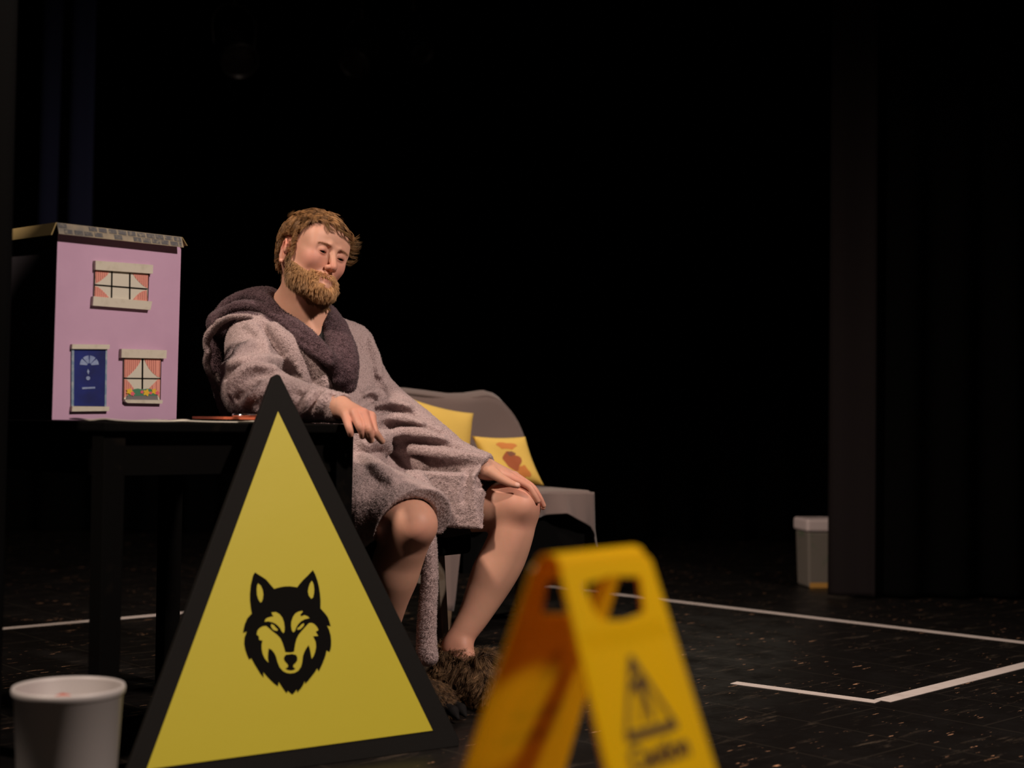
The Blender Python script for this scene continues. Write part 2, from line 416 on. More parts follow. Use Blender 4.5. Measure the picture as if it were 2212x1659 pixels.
toy_window([(595, 455), (1000, 488), (992, 695), (590, 662)], [(590, 392), (1020, 425), (1018, 490), (590, 460)],
    [(575, 658), (1013, 697), (1000, 760), (570, 727)],
    [[(600, 462), (706, 473), (690, 500), (665, 522), (635, 545), (603, 562)], [(597, 582), (622, 588), (652, 612), (680, 640), (706, 670), (594, 662)],
     [(878, 486), (998, 495), (992, 598), (960, 580), (925, 548), (900, 520)], [(985, 612), (990, 692), (880, 683), (905, 655), (930, 632), (955, 618)]],
    [((724, 472), (721, 670), 9), ((858, 484), (857, 685), 9), ((595, 571), (987, 603), 9)],
    [((598, 460), (591, 662), 5), ((999, 490), (991, 694), 5)], 'upper window with pink curtains')
lw = toy_window([(812, 1118), (1092, 1123), (1085, 1430), (808, 1425)], [(785, 1050), (1122, 1060), (1118, 1122), (783, 1115)],
    [(810, 1428), (1092, 1432), (1088, 1458), (830, 1453), (812, 1440)],
    [[(815, 1122), (945, 1124), (925, 1165), (900, 1200), (870, 1232), (835, 1262), (813, 1262)], [(965, 1124), (1090, 1125), (1084, 1262), (1065, 1258), (1030, 1230), (1000, 1195), (978, 1155)],
     [(812, 1278), (832, 1276), (860, 1305), (890, 1348), (860, 1380), (830, 1405), (810, 1420)], [(1086, 1278), (1068, 1276), (1030, 1315), (1000, 1345), (1040, 1380), (1070, 1400), (1084, 1420)]],
    [((953, 1122), (951, 1348), 10), ((812, 1268), (1087, 1271), 8)],
    [((814, 1118), (810, 1425), 5), ((1090, 1122), (1084, 1428), 5)], 'lower window with painted flowers in a window box')
fb = decal('window_box', [[(835, 1395), (1060, 1392), (1066, 1432), (830, 1428)]], M['planter_grey'], lw, .0052, .0008)
def blob(cx, cy, r, k=14, j=.25, sy=1): return [(cx+r*(1+j*math.cos(5*a))*math.cos(a), cy+sy*r*(1+j*math.cos(5*a))*math.sin(a)) for a in np.arange(k*2)*math.pi/k]
decal('foliage', [[(868, 1362), (885, 1350), (915, 1345), (945, 1352), (985, 1346), (1020, 1350), (1050, 1356), (1060, 1398), (840, 1400)]], M['leaf_green'], fb, .0058, .0006)
decal('flower', [blob(850, 1366, 20), blob(978, 1376, 22), blob(1035, 1366, 18)], M['flower_yellow'], fb, .0066, .0006, each=True)
decal('flower', [blob(873, 1384, 15), blob(943, 1371, 11), blob(1008, 1379, 10), blob(1058, 1378, 14)], M['flower_pink'], fb, .0068, .0006, each=True)
dr = decal('toy_door', [[(440, 1050), (678, 1050), (670, 1477), (438, 1475)]], M['door_blue'], house, .0005, .003)
dr['label'] = 'glossy blue front door with fanlight'
decal('door_jamb', [[(425, 1050), (442, 1050), (440, 1478), (422, 1478)], [(678, 1050), (690, 1050), (684, 1478), (670, 1478)]], M['pale_blue'], dr, .0006, .0036, each=True)
decal('lintel', [[(420, 1015), (700, 1018), (698, 1052), (418, 1050)]], M['cream'], dr, .001, .008)
decal('step', [[(418, 1477), (695, 1480), (693, 1513), (415, 1516)]], M['cream'], dr, .001, .009)
fan = []
for k in range(4):
    a0 = math.pi+k*math.pi/4+.07; a1 = a0+math.pi/4-.14
    fan.append([(555+r*math.cos(a), 1172+r*1.03*math.sin(a)) for r, aa in ((16, (a0, a1)), (72, (a1, (a0+a1)/2, a0))) for a in aa])
decal('fanlight', fan, M['glass_paint'], dr, .0036, .0006)
decal('letterbox', [[(500, 1336), (598, 1332), (599, 1345), (501, 1350)]], M['glass_paint'], dr, .0036, .001)
decal('knocker', [[(545, 1198), (556, 1218), (548, 1240), (538, 1220)], blob(546, 1268, 15, j=0)], M['glass_paint'], dr, .0036, .001)

# ------------------------------------------------------------------ small things on the table
def flat_thing(name, u0, v0, lu, lv, z0, th, m, label, cat, curl=0, ang=0):
    a = math.radians(ang); du = tu*math.cos(a)+tv*math.sin(a); dv = -tu*math.sin(a)+tv*math.cos(a)
    c = TP(u0, v0, TZ+z0); n = 10; V = []; F = []
    for s in (0, 1):
        for i in range(n+1):
            for j in range(n+1):
                x = i/n-.5; y = j/n-.5
                V.append(c+du*lu*x+dv*lv*y+Z*(s*th+curl*(abs(x)*2)**3*(.6+.4*math.sin(y*9+u0*40))))
    k = (n+1)**2
    for i in range(n):
        for j in range(n):
            q = (i*(n+1)+j, (i+1)*(n+1)+j, (i+1)*(n+1)+j+1, i*(n+1)+j+1)
            F.append(q[::-1]); F.append(tuple(x+k for x in q))
    edge = [(i*(n+1), (i+1)*(n+1)) for i in range(n)]+[(n*(n+1)+j, n*(n+1)+j+1) for j in range(n)]+[((i+1)*(n+1)+n, i*(n+1)+n) for i in range(n-1, -1, -1)]+[(j+1, j) for j in range(n-1, -1, -1)]
    for a_, b_ in edge: F.append((a_, b_, b_+k, a_+k))
    return tag(meshobj(name, V, F, m), label, cat)
flat_thing('paper_sheet', .12, .10, .21, .15, .0006, .002, M['paper'], 'cream paper sheets lying in front of the toy house on the table', 'paper', .004, 6)
flat_thing('paper_sheet', .36, .13, .20, .15, .0006, .003, M['paper'], 'cream paper sheets lying under the red notebook on the table', 'paper', .003, -8)
nb = flat_thing('notebook', .44, .16, .17, .12, .0080, .006, M['red_card'], 'thin red notebook lying on papers beside the sleeve', 'notebook', 0, 4)
pen = empty('pen', TP(.43, .10, TZ+.019)); tag(pen, 'small silver pen lying on the red notebook', 'pen')
MB().tube([TP(.40, .115, TZ+.0180), TP(.47, .125, TZ+.0180)], .0036, 12).build('barrel', M['steel'], pen, True)
MB().tube([TP(.47, .125, TZ+.0180), TP(.478, .126, TZ+.0180)], [.0036, .001], 12).build('tip', M['gold'], pen, True)

# ------------------------------------------------------------------ wolf sign
sL = onfloor(262, 1712); sR = onfloor(992, 1612)
sd = nrm(sR-sL); sback = np.array([-sd[1], sd[0], 0])
lean_a = math.radians(13); su = nrm(Z*math.cos(lean_a)+sback*math.sin(lean_a)); sn = nrm(np.cross(sd, su)); 
if sn[1] > 0: sn = -sn
def sp(px, py, off=0): return onplane(px, py, sL, sn)+sn*off
sign = empty('warning_sign', (sL+sR)/2); tag(sign, 'large triangular warning sign with black border, yellow face and wolf head', 'sign')
apexL, apexR = sp(590, 812), sp(606, 811)
outer = [sL, sR, sp(992, 1596), apexR, sp(598, 808), apexL, sp(262, 1696)]
MB().prism([p-sn*.018 for p in outer], sn, .018).build('board', M['black_board'], sign, bevel=.002)
MB().prism([sp(316, 1662, .0005), sp(934, 1578, .0005), sp(600, 889, .0005)], sn, .0012).build('yellow_panel', M['yellow_vinyl'], sign)
def wc(x, y): return onplane(480+x*.19286, 1200+y*.19286, sL+sn*.0017, sn)
def smooth_poly(p): return p
wolf = [(340, 240), (352, 210), (368, 188), (395, 208), (440, 235), (492, 270), (530, 315), (580, 373), (650, 354), (700, 346), (760, 345), (840, 356), (862, 325), (905, 275), (960, 222), (1015, 163), (1040, 210), (1065, 280), (1082, 350), (1093, 420), (1100, 500), (1099, 592), (1125, 620), (1152, 650), (1180, 688), (1196, 730), (1214, 792), (1172, 785), (1195, 830), (1212, 890), (1219, 950), (1218, 1010), (1212, 1050), (1200, 1082), (1168, 1062), (1158, 1110), (1142, 1160), (1120, 1215), (1098, 1262), (1078, 1300), (1064, 1262), (1035, 1310), (1000, 1355), (965, 1400), (928, 1438), (925, 1402), (905, 1450), (880, 1490), (840, 1535), (832, 1500), (812, 1530), (785, 1558), (760, 1540), (735, 1515), (718, 1543), (690, 1505), (660, 1460), (632, 1415), (622, 1466), (580, 1435), (545, 1402), (500, 1355), (458, 1305), (462, 1368), (430, 1330), (400, 1282), (362, 1220), (325, 1150), (300, 1168), (275, 1110), (255, 1050), (245, 990), (249, 920), (275, 850), (232, 868), (240, 820), (252, 770), (280, 705), (330, 650), (318, 580), (310, 500), (310, 430), (318, 340)]
ears = [[(400, 313), (388, 340), (385, 385), (388, 440), (402, 490), (424, 526), (440, 520), (452, 485), (458, 435), (450, 385), (430, 340)], [(1000, 285), (980, 315), (965, 360), (958, 405), (968, 450), (996, 486), (1015, 470), (1024, 430), (1028, 380), (1022, 330), (1010, 295)]]
brows = [[(472, 742), (482, 715), (505, 698), (540, 688), (575, 682), (560, 665), (550, 638), (600, 634), (640, 658), (670, 695), (688, 745), (696, 800), (695, 850), (684, 870), (662, 848), (650, 820), (625, 790), (595, 765), (560, 748), (515, 738)],
         [(895, 620), (850, 630), (815, 652), (790, 690), (772, 745), (770, 790), (778, 840), (795, 862), (812, 845), (830, 800), (850, 768), (880, 738), (920, 715), (975, 702), (955, 682), (920, 668), (880, 684), (872, 662), (900, 630)]]
eyes = [[(548, 768), (543, 790), (555, 815), (575, 836), (612, 846), (620, 828), (598, 808), (575, 780)], [(912, 758), (915, 778), (900, 800), (870, 828), (838, 832), (842, 812), (868, 795), (882, 775)]]
face = [(490, 790), (450, 795), (415, 815), (392, 845), (384, 885), (408, 905), (412, 945), (450, 955), (440, 1000), (441, 1050), (452, 1105), (475, 1155), (515, 1200), (508, 1150), (510, 1100), (518, 1040), (550, 1055), (580, 1090), (600, 1130), (618, 1195), (640, 1250), (675, 1292), (715, 1314), (760, 1321), (810, 1314), (850, 1290), (880, 1245), (893, 1195), (900, 1130), (915, 1085), (935, 1045), (965, 1003), (978, 1040), (988, 1090), (1000, 1157), (1022, 1125), (1038, 1080), (1048, 1025), (1044, 970), (1015, 905), (1072, 902), (1045, 855), (1076, 835), (1058, 800), (1030, 770), (1000, 755), (970, 758), (935, 795), (890, 845), (850, 895), (830, 940), (815, 1000), (803, 1080), (760, 1088), (703, 1084), (690, 1035), (672, 980), (650, 930), (615, 892), (560, 850), (520, 815)]
nose = [(712, 1112), (695, 1130), (686, 1155), (698, 1185), (720, 1208), (735, 1228), (732, 1250), (704, 1268), (730, 1282), (765, 1288), (795, 1283), (816, 1268), (790, 1248), (795, 1225), (820, 1202), (836, 1175), (838, 1145), (825, 1115), (780, 1103)]
em = decal('wolf_emblem', [wolf], M['ink'], sign, 0, .0006, wc, sn)
decal('emblem_markings', ears+brows+eyes+[face], M['yellow_vinyl'], em, .0007, .0005, wc, sn)
decal('emblem_nose', [nose], M['ink'], em, .0013, .0004, wc, sn)
# rear prop
pr = MB(); mid = (sL+sR)/2; topp = mid+su*.60-sn*.02
pr.box((topp+mid+sback*.30+Z*.006)/2, sd, nrm(topp-(mid+sback*.30)), nrm(np.cross(sd, nrm(topp-(mid+sback*.30)))), .02, np.linalg.norm(topp-(mid+sback*.30))/2, .006)
pr.build('prop', M['black_board'], sign)

# ------------------------------------------------------------------ bucket
bd = 2.52; bc = P(149, 1482, bd); brz = bc[2]; br_ = (263-35)/2/FOC*bd
bx, by = bc[0], bc[1]
bucket = empty('bucket', (bx, by, 0)); tag(bucket, 'round white plastic bucket on the floor before the black table', 'bucket')
prof = [(0, .012), (br_*.80, .012), (br_*.985-.002, brz-.004), (br_*.985, brz), (br_*.992+.003, brz+.001), (br_*1.0+.004, brz-.004), (br_*1.0+.003, brz-.012), (br_*.995, brz-.014), (br_*.84, .004), (br_*.82, 0), (0, 0)]
MB().lathe((bx, by, 0), prof, 64, closed=False).build('body', M['bucket'], bucket, True)
rr = []
for i in range(26):
    a = i/25*math.pi*5; r0 = .028*(1-.3*math.sin(a*1.7)); rr.append((bx-.035+r0*math.cos(a), by+.005+r0*math.sin(a), brz-.07+.036*i/25+.008*math.sin(a*2)))
tag(MB().tube(rr, .014, 8).build('rag', M['red_cloth'], None, True), 'crumpled reddish rag lying inside the white bucket', 'rag')

# ------------------------------------------------------------------ caution sign
cu = nrm(np.array([.629, .777, 0])); cn = np.array([.777, -.629, 0]); CZ = .614
CNr = P(1180, 1210, 1.42); CNr[2] = CZ; CW = .160; HT = .355
caut = empty('caution_sign', CNr+cu*CW/2-Z*CZ); tag(caut, 'blurred yellow plastic folding caution sign standing in the foreground', 'caution sign')
def cpt(side, s, D, off=0):
    """side +1 front leaf, -1 back leaf; s across 0..1, D drop from ridge"""
    w_ = .055*D; base = CNr+cu*(-w_+s*(CW+2*w_))+cn*side*(.012+HT*D)-Z*D
    nn = nrm(cn*side+Z*HT); return base+nn*off
TH = .004
def leaf(side):
    b = MB(); Db = CZ/1.0
    # outline with handle cut-out: rows of strips
    nD = 40; nS = 24; hole = lambda s, D: (.20 < s < .80) and (.030 < D < .066)
    Ds = sorted(set(list(np.linspace(0, .020, 6))+list(np.linspace(.0215, .0655, 12))+list(np.linspace(.070, Db, 30))))
    def half(D):   # rounded handle opening, narrower at its foot
        if not (.022 <= D <= .065): return 0
        t = (D-.022)/.043; return .32*(1-.25*t)*min(1, max(0, 1-abs(2*t-1)**6)**.5+.15)
    xs = np.linspace(0, 1, 9)
    rows = []
    for D in Ds:
        h = half(D) if .0225 < D < .0645 else 0
        c_ = max(0., 1-D/.014); e = .10*c_**2    # rounded top corners
        L_ = list(np.linspace(e, .5-h, 5)); R_ = list(np.linspace(.5+h, 1-e, 5)); rows.append((D, L_, R_, h))
    V = []; F = []
    def rim(s, D): # raised border, recessed middle
        return .004 if (s < .07 or s > .93 or D < .075 or D > Db-.03) else 0.0015
    for o in (0, 1):
        for D, L_, R_, h in rows:
            for s in L_+R_:
                V.append(cpt(side, s, D, (rim(s, D) if o else rim(s, D)-TH)))
    nr_ = len(rows); K = 10
    def idx(o, r, k): return o*nr_*K+r*K+k
    for r in range(nr_-1):
        for k in range(9):
            if k == 4 and (rows[r][3] > 0 or rows[r+1][3] > 0): continue
            if k == 4 and rows[r][3] == 0 and rows[r+1][3] == 0 and abs(rows[r][1][-1]-rows[r][2][0]) < 1e-6: continue
            for o in (0, 1):
                q = (idx(o, r, k), idx(o, r+1, k), idx(o, r+1, k+1), idx(o, r, k+1)); F.append(q if o else q[::-1])
        for k in (0, 9):
            F.append((idx(0, r, k), idx(1, r, k), idx(1, r+1, k), idx(0, r+1, k)))
        if rows[r][3] > 0 or rows[r+1][3] > 0:
            for k in (4, 5): F.append((idx(0, r, k), idx(1, r, k), idx(1, r+1, k), idx(0, r+1, k)))
    for k in range(9):
        F.append((idx(0, 0, k), idx(1, 0, k), idx(1, 0, k+1), idx(0, 0, k+1)))
        F.append((idx(0, nr_-1, k), idx(1, nr_-1, k), idx(1, nr_-1, k+1), idx(0, nr_-1, k+1)))
    o = meshobj('leaf', V, F, M['safety_yellow'], caut, True)
    bm = bmesh.new(); bm.from_mesh(o.data); bmesh.ops.remove_doubles(bm, verts=bm.verts, dist=1e-5); bmesh.ops.recalc_face_normals(bm, faces=bm.faces); bm.to_mesh(o.data); bm.free()
    o.data.polygons.foreach_set('use_smooth', [False]*len(o.data.polygons))
    # printed warning: triangle with slipping figure and the word
    e = .0035
    fr = (lambda x: x) if side > 0 else (lambda x: 1-x)
    def q(x, y): return cpt(side, fr(x), y, e-.0012)
    nn = nrm(cn*side+Z*HT)
    b = MB()
    def ln(a, c, w): 
        pts = []
        a = np.array(a); c = np.array(c); sc_ = np.array([.18, 1.0]); d = (c-a)*sc_; d /= np.linalg.norm(d); n_ = np.array([-d[1], d[0]])*w/2/sc_
        b.prism([q(*(a-n_)), q(*(c-n_)), q(*(c+n_)), q(*(a+n_))], nn, .0006)
    ln((.49, .100), (.26, .170), .005); ln((.49, .100), (.74, .170), .005); ln((.25, .172), (.76, .172), .009)
    b.prism([q(.48+.035*math.cos(t), .111+.006*math.sin(t)) for t in np.arange(12)*math.pi/6], nn, .0006)
    ln((.48, .122), (.52, .137), .014); ln((.46, .124), (.38, .134), .004); ln((.50, .122), (.60, .127), .004)
    ln((.52, .137), (.55, .163), .006); ln((.51, .137), (.43, .163), .004)
    tri_o = b.build('warning_symbol', M['safety_ink'], o)
    cuv = bpy.data.curves.new('caution_text', 'FONT'); cuv.body = 'Caution'; cuv.size = .05; cuv.extrude = .0004; cuv.align_x = 'CENTER'; cuv.offset = .0012
    to = bpy.data.objects.new('caution_text', cuv); COL.objects.link(to)
    bpy.context.view_layer.update()
    tm = bpy.data.meshes.new_from_object(to); bpy.data.objects.remove(to)
    xs_ = [v.co.x for v in tm.vertices]; wd = max(xs_)-min(xs_)
    V2 = []
    for v in tm.vertices:
        x = .5+(v.co.x-(max(xs_)+min(xs_))/2)/wd*.58+.02; y = .203-v.co.y*.62
        V2.append(q(x, y)+nn*(v.co.z+.0003))
    F2 = [tuple(p.vertices) for p in tm.polygons]
    meshobj('lettering', V2, F2, M['safety_ink'], o)
    bpy.data.meshes.remove(tm)
leaf(1); leaf(-1)
hb = []
for i in range(11):
    t = i/10*math.pi
    hb.append((math.cos(t)*.014, math.sin(t)*.008))
hg = MB()
for a_, b_ in zip(hb[:-1], hb[1:]):
    p = [CNr+cn*x+Z*(z-.002) for x, z in (a_, b_)]; e1 = cu*(CW-.006); s0 = cu*.003
    hg.hexa([p[0]+s0-Z*.004, p[1]+s0-Z*.004, p[1]+e1-Z*.004, p[0]+e1-Z*.004, p[0]+s0, p[1]+s0, p[1]+e1, p[0]+e1])
hg.build('hinge', M['safety_yellow'], caut)

# ------------------------------------------------------------------ plastic bin with lid at the curtain
bn = onfloor(1744, 1271); bin_ = empty('storage_bin', bn+X*.12+Y*.1); tag(bin_, 'small clear plastic bin with white lid beside the right curtain', 'bin')
bh = .322
rotb = math.radians(8); rx = np.array([math.cos(rotb), math.sin(rotb), 0]); ry = np.array([-math.sin(rotb), math.cos(rotb), 0])
cb = bn+rx*.11+ry*.09
MB().hexa([cb+rx*i*.10+ry*j*.08+Z*.001 for i, j in ((-1, -1), (1, -1), (1, 1), (-1, 1))]+[cb+rx*i*.108+ry*j*.088+Z*(bh-.06) for i, j in ((-1, -1), (1, -1), (1, 1), (-1, 1))]).build('body', M['bin_body'], bin_, bevel=.01)
MB().box(cb+Z*(bh-.03), rx, ry, Z, .117, .097, .03).build('lid', M['bin_lid'], bin_, bevel=.012)
MB().box(cb+Z*.013-ry*.081, rx, ry, Z, .095, .001, .012).build('label_strip', M['gold'], bin_)

# ------------------------------------------------------------------ stage lanterns hung above
def lantern(px, py, d, s, yaw, pitch, label, cable=None):
    p = P(px, py, 7.35); r = empty('stage_light', p); tag(r, label, 'stage light')
    fw = nrm(np.array([math.sin(yaw)*math.cos(pitch), -math.cos(yaw)*math.cos(pitch), math.sin(pitch)]))
    sx = nrm(np.cross(fw, Z)); uy = nrm(np.cross(sx, fw))
    MB().lathe(p, [(0, -.16*s), (.05*s, -.16*s), (.08*s, -.12*s), (.085*s, .10*s), (.10*s, .11*s), (.10*s, .15*s), (.09*s, .15*s), (.088*s, .12*s), (0, .12*s)], 28, sx, uy, fw).build('housing', M['lamp_body'], r, True)
    MB().lathe(p, [(0, .128*s), (.05*s, .126*s), (.085*s, .121*s)], 24, sx, uy, fw).build('lens', M['lens'], r, True)
    yk = MB(); side = [p+sx*.105*s, p+sx*.115*s+Z*.14*s, p+sx*.06*s+Z*.22*s, p+Z*.23*s, p-sx*.06*s+Z*.22*s, p-sx*.115*s+Z*.14*s, p-sx*.105*s]
    yk.tube(catmull(side, 4), .007*s, 8); yk.build('yoke', M['lamp_body'], r, True)
    MB().tube([p+Z*.23*s, p*np.array([1, 1, 0])+Z*3.0], .010, 10).build('hanging_rod', M['lamp_body'], r, True)
    return r, p
lantern(505, 105, 7.2, 1.0, .5, -.7, 'dim black stage lantern hanging high above the man, the leftmost one')
lantern(780, 118, 7.6, .8, -.3, -.7, 'dim stage lantern hanging high, between the other two')
lantern(892, 92, 7.4, .7, .9, -.8, 'dim small stage lantern hanging high, rightmost of three')
tag(MB().tube([np.array([-2.6, P(505, 105, 7.35)[1], 3.01]), np.array([.9, P(505, 105, 7.35)[1], 3.01])], .024, 12).build('lighting_pipe', M['lamp_body'], None, True), 'dark horizontal pipe carrying the stage lanterns overhead', 'pipe')
# ------------------------------------------------------------------ implicit-surface modelling
class SDF:
    def __init__(s): s.ops = []
    def _a(s, kind, data, k, op, c, r): s.ops.append((kind, data, k, op, np.asarray(c, float), float(r))); return s
    def cone(s, a, b, ra, rb, k=.02, op='+'):
        a = np.asarray(a, float); b = np.asarray(b, float)
        return s._a('cone', (a, b, ra, rb), k, op, (a+b)/2, np.linalg.norm(b-a)/2+max(ra, rb))
    def ball(s, c, r, k=.02, op='+'): return s.cone(c, np.asarray(c, float)+1e-4, r, r, k, op)
    def ell(s, c, R, rad, k=.02, op='+'):
        return s._a('ell', (np.asarray(c, float), np.asarray(R, float), np.asarray(rad, float)), k, op, c, max(rad))
    def tube(s, pts, k=.02, op='+', n=5):
        A = np.array([list(p)+[r] for p, r in pts]); A = np.array(catmull(A, n)) if len(A) > 2 else A
        c = (A[:, :3].min(0)+A[:, :3].max(0))/2
        return s._a('tube', A, k, op, c, np.linalg.norm(A[:, :3]-c, axis=1).max()+A[:, 3].max())
    def box(s, c, R, h, rd, k=.02, op='+'):
        return s._a('box', (np.asarray(c, float), np.asarray(R, float), np.asarray(h, float), rd), k, op, c, np.linalg.norm(h)+rd)
    def plane(s, p, n, k=.004):   # keep the side against the normal
        return s._a('plane', (np.asarray(p, float), nrm(n)), k, '&', p, 1e3)
    def cut(s, p, n, rad, k=.004):  # remove the half of a ball lying beyond a plane
        return s._a('cut', (np.asarray(p, float), nrm(n), rad), k, '-', p, rad)
    def chain(s, pts, k=.02, op='+', kk=None):
        for (a, ra), (b, rb) in zip(pts[:-1], pts[1:]): s.cone(a, b, ra, rb, k, op)
        return s
    @staticmethod
    def prim(kind, data, p, c=None, R=0):
        if kind == 'cone':
            a, b, ra, rb = data; ab = b-a; q = p-a
            t = np.clip((q@ab)/max(ab@ab, 1e-12), 0, 1)
            return np.sqrt(((q-t[:, None]*ab)**2).sum(1))-(ra+(rb-ra)*t)
        if kind == 'tube':
            best = np.full(len(p), 9.); br = np.zeros(len(p)); rr = data[:, 3].max()
            for i in range(len(data)-1):
                if c is not None and np.linalg.norm((data[i, :3]+data[i+1, :3])/2-c)-np.linalg.norm(data[i+1, :3]-data[i, :3])/2-rr > R+.085: continue
                a = data[i, :3]; ab = data[i+1, :3]-a; q = p-a; t = np.clip((q@ab)/max(ab@ab, 1e-12), 0, 1)
                e = ((q-t[:, None]*ab)**2).sum(1); m = e < best; best = np.where(m, e, best); br = np.where(m, data[i, 3]+(data[i+1, 3]-data[i, 3])*t, br)
            return np.sqrt(best)-br
        if kind == 'ell':
            c, R, r = data; q = (p-c)@R.T
            k0 = np.sqrt(((q/r)**2).sum(1)); k1 = np.sqrt(((q/(r*r))**2).sum(1))+1e-9
            return k0*(k0-1)/k1
        if kind == 'box':
            c, R, h, rd = data; q = np.abs((p-c)@R.T)-h
            return np.sqrt((np.maximum(q, 0)**2).sum(1))+np.minimum(q.max(1), 0)-rd
        if kind == 'plane':
            return (p-data[0])@data[1]
        if kind == 'cut':
            q = p-data[0]; return np.maximum(-(q@data[1]), np.sqrt((q*q).sum(1))-data[2])
    def eval(s, p, c=None, R=None):
        d = np.full(len(p), .5)
        first = True
        for kind, data, k, op, bc, br in s.ops:
            if c is not None and kind != 'plane' and np.linalg.norm(bc-c)-br > R+k+.014: continue
            e = s.prim(kind, data, p, c, R)
            if op == '+':
                h = np.maximum(k-np.abs(d-e), 0)/k; d = np.minimum(d, e)-h*h*k*.25
            elif op == '-':
                e = -e; h = np.maximum(k-np.abs(d-e), 0)/k; d = np.maximum(d, e)+h*h*k*.25
            else:
                h = np.maximum(k-np.abs(d-e), 0)/k; d = np.maximum(d, e)+h*h*k*.25
        return d
    def grad(s, p, e=.002):
        g = np.stack([s.eval(p+v*e)-s.eval(p-v*e) for v in np.eye(3)], 1)
        return g/(np.linalg.norm(g, axis=1, keepdims=True)+1e-9)
    def march(s, px, py, d0=2.9, d1=5.0):
        o = CAM; v = ray(px, py); t = d0; best = (9, d0)
        for _ in range(160):
            q = s.eval((o+v*t)[None])[0]
            if q < best[0]: best = (q, t)
            if q < .0004: return o+v*t
            t += max(q*.7, .0006)
            if t > d1: break
        return o+v*best[1]
CORN = np.array([(i, j, k) for i in (0, 1) for j in (0, 1) for k in (0, 1)])
EDG = [(a, b) for a in range(8) for b in range(a+1, 8) if np.abs(CORN[a]-CORN[b]).sum() == 1]
def extract(S, lo, hi, h, B=14, keep=None, slack=.015):
    """surface nets over the blocks that the surface crosses"""
    lo = np.asarray(lo, float); hi = np.asarray(hi, float)
    nb = np.ceil((hi-lo)/(h*B)).astype(int); W = h*B
    g = np.stack(np.meshgrid(*[np.arange(n) for n in nb], indexing='ij'), -1).reshape(-1, 3)
    cen = lo+(g+.5)*W; dc = S.eval(cen)
    g = g[np.abs(dc) < W*.87+slack]
    ax = np.arange(B+1); loc = np.stack(np.meshgrid(ax, ax, ax, indexing='ij'), -1).reshape(-1, 3)*h
    M_ = (nb*B+4).astype(np.int64); key = lambda I: ((I[:, 0]+1)*M_[1]+(I[:, 1]+1))*M_[2]+(I[:, 2]+1)
    VK = []; VP = []; QK = []
    for b in g:
        o = lo+b*W; c = o+W/2
        V = S.eval(o+loc, c, W*.87).reshape(B+1, B+1, B+1)
        s = V < 0; n = s.sum()
        if n == 0 or n == s.size: continue
        cs = sum(s[i:B+i, j:B+j, k:B+k].astype(np.int8) for i, j, k in CORN)
        I = np.argwhere((cs > 0) & (cs < 8))
        cv = np.stack([V[I[:, 0]+i, I[:, 1]+j, I[:, 2]+k] for i, j, k in CORN], 1)
        acc = np.zeros((len(I), 3)); cnt = np.zeros(len(I))
        for a, e in EDG:
            va, vb = cv[:, a], cv[:, e]; m = (va < 0) != (vb < 0)
            t = np.where(m, va/(va-vb+1e-20), 0)
            acc += np.where(m[:, None], CORN[a]+(CORN[e]-CORN[a])*t[:, None], 0); cnt += m
        VP.append(o+(I+acc/cnt[:, None])*h); VK.append(key(I+b*B))
        for a in range(3):
            sl = [slice(0, B)]*3; sl2 = list(sl); sl2[a] = slice(1, B+1)
            A = s[tuple(sl)]; E = s[tuple(sl2)]
            J = np.argwhere(A != E); 
            if not len(J): continue
            u, v = (a+1) % 3, (a+2) % 3; eu = np.zeros(3, int); eu[u] = 1; ev = np.zeros(3, int); ev[v] = 1
            G = J+b*B; q = np.stack([key(G-eu-ev), key(G-ev), key(G), key(G-eu)], 1)
            fl = A[J[:, 0], J[:, 1], J[:, 2]]; q[~fl] = q[~fl][:, ::-1]; QK.append(q)
    VK = np.concatenate(VK); VP = np.concatenate(VP); QK = np.concatenate(QK)
    o = np.argsort(VK); VK = VK[o]; VP = VP[o]
    ix = np.searchsorted(VK, QK); ix[ix >= len(VK)] = 0
    ok = (VK[ix] == QK).all(1); Q = ix[ok]
    if keep is not None:
        cc = VP[Q].mean(1); Q = Q[keep(cc)]
        u, inv = np.unique(Q, return_inverse=True); VP = VP[u]; Q = inv.reshape(-1, 4)
    return VP, Q
def vnormals(V, Q):
    a = np.cross(V[Q[:, 2]]-V[Q[:, 0]], V[Q[:, 3]]-V[Q[:, 1]]); n = np.zeros_like(V)
    for k in range(4): np.add.at(n, Q[:, k], a)
    return n/(np.linalg.norm(n, axis=1, keepdims=True)+1e-12)
def sample(V, Q, n, wfun=None):
    a = V[Q[:, 0]]; b = V[Q[:, 1]]; c = V[Q[:, 2]]; d = V[Q[:, 3]]
    A = np.linalg.norm(np.cross(c-a, d-b), axis=1)
    if wfun is not None: A = A*wfun((a+c)/2)
    A = np.cumsum(A); A /= A[-1]
    f = np.searchsorted(A, RNG.random(n)); s = RNG.random((n, 1)); t = RNG.random((n, 1))
    p = (a[f]*(1-s)+b[f]*s)*(1-t)+(d[f]*(1-s)+c[f]*s)*t
    return p, f
def vnoise(p, scale, seed=0):
    """smooth value noise, -1..1"""
    q = p*scale+seed*17.31; i = np.floor(q).astype(np.int64); f = q-i; f = f*f*(3-2*f)
    def hsh(a): 
        x = (a[:, 0]*73856093) ^ (a[:, 1]*19349663) ^ (a[:, 2]*83492791) ^ (seed*2654435761 & 0xffffffff)
        x = (x ^ (x >> 13))*1274126177 & 0x7fffffff; x = (x ^ (x >> 16)) & 0xffff
        return x/32767.5-1
    r = 0
    for c in CORN:
        wgt = np.prod(np.where(c, f, 1-f), axis=1); r = r+wgt*hsh(i+c)
    return r
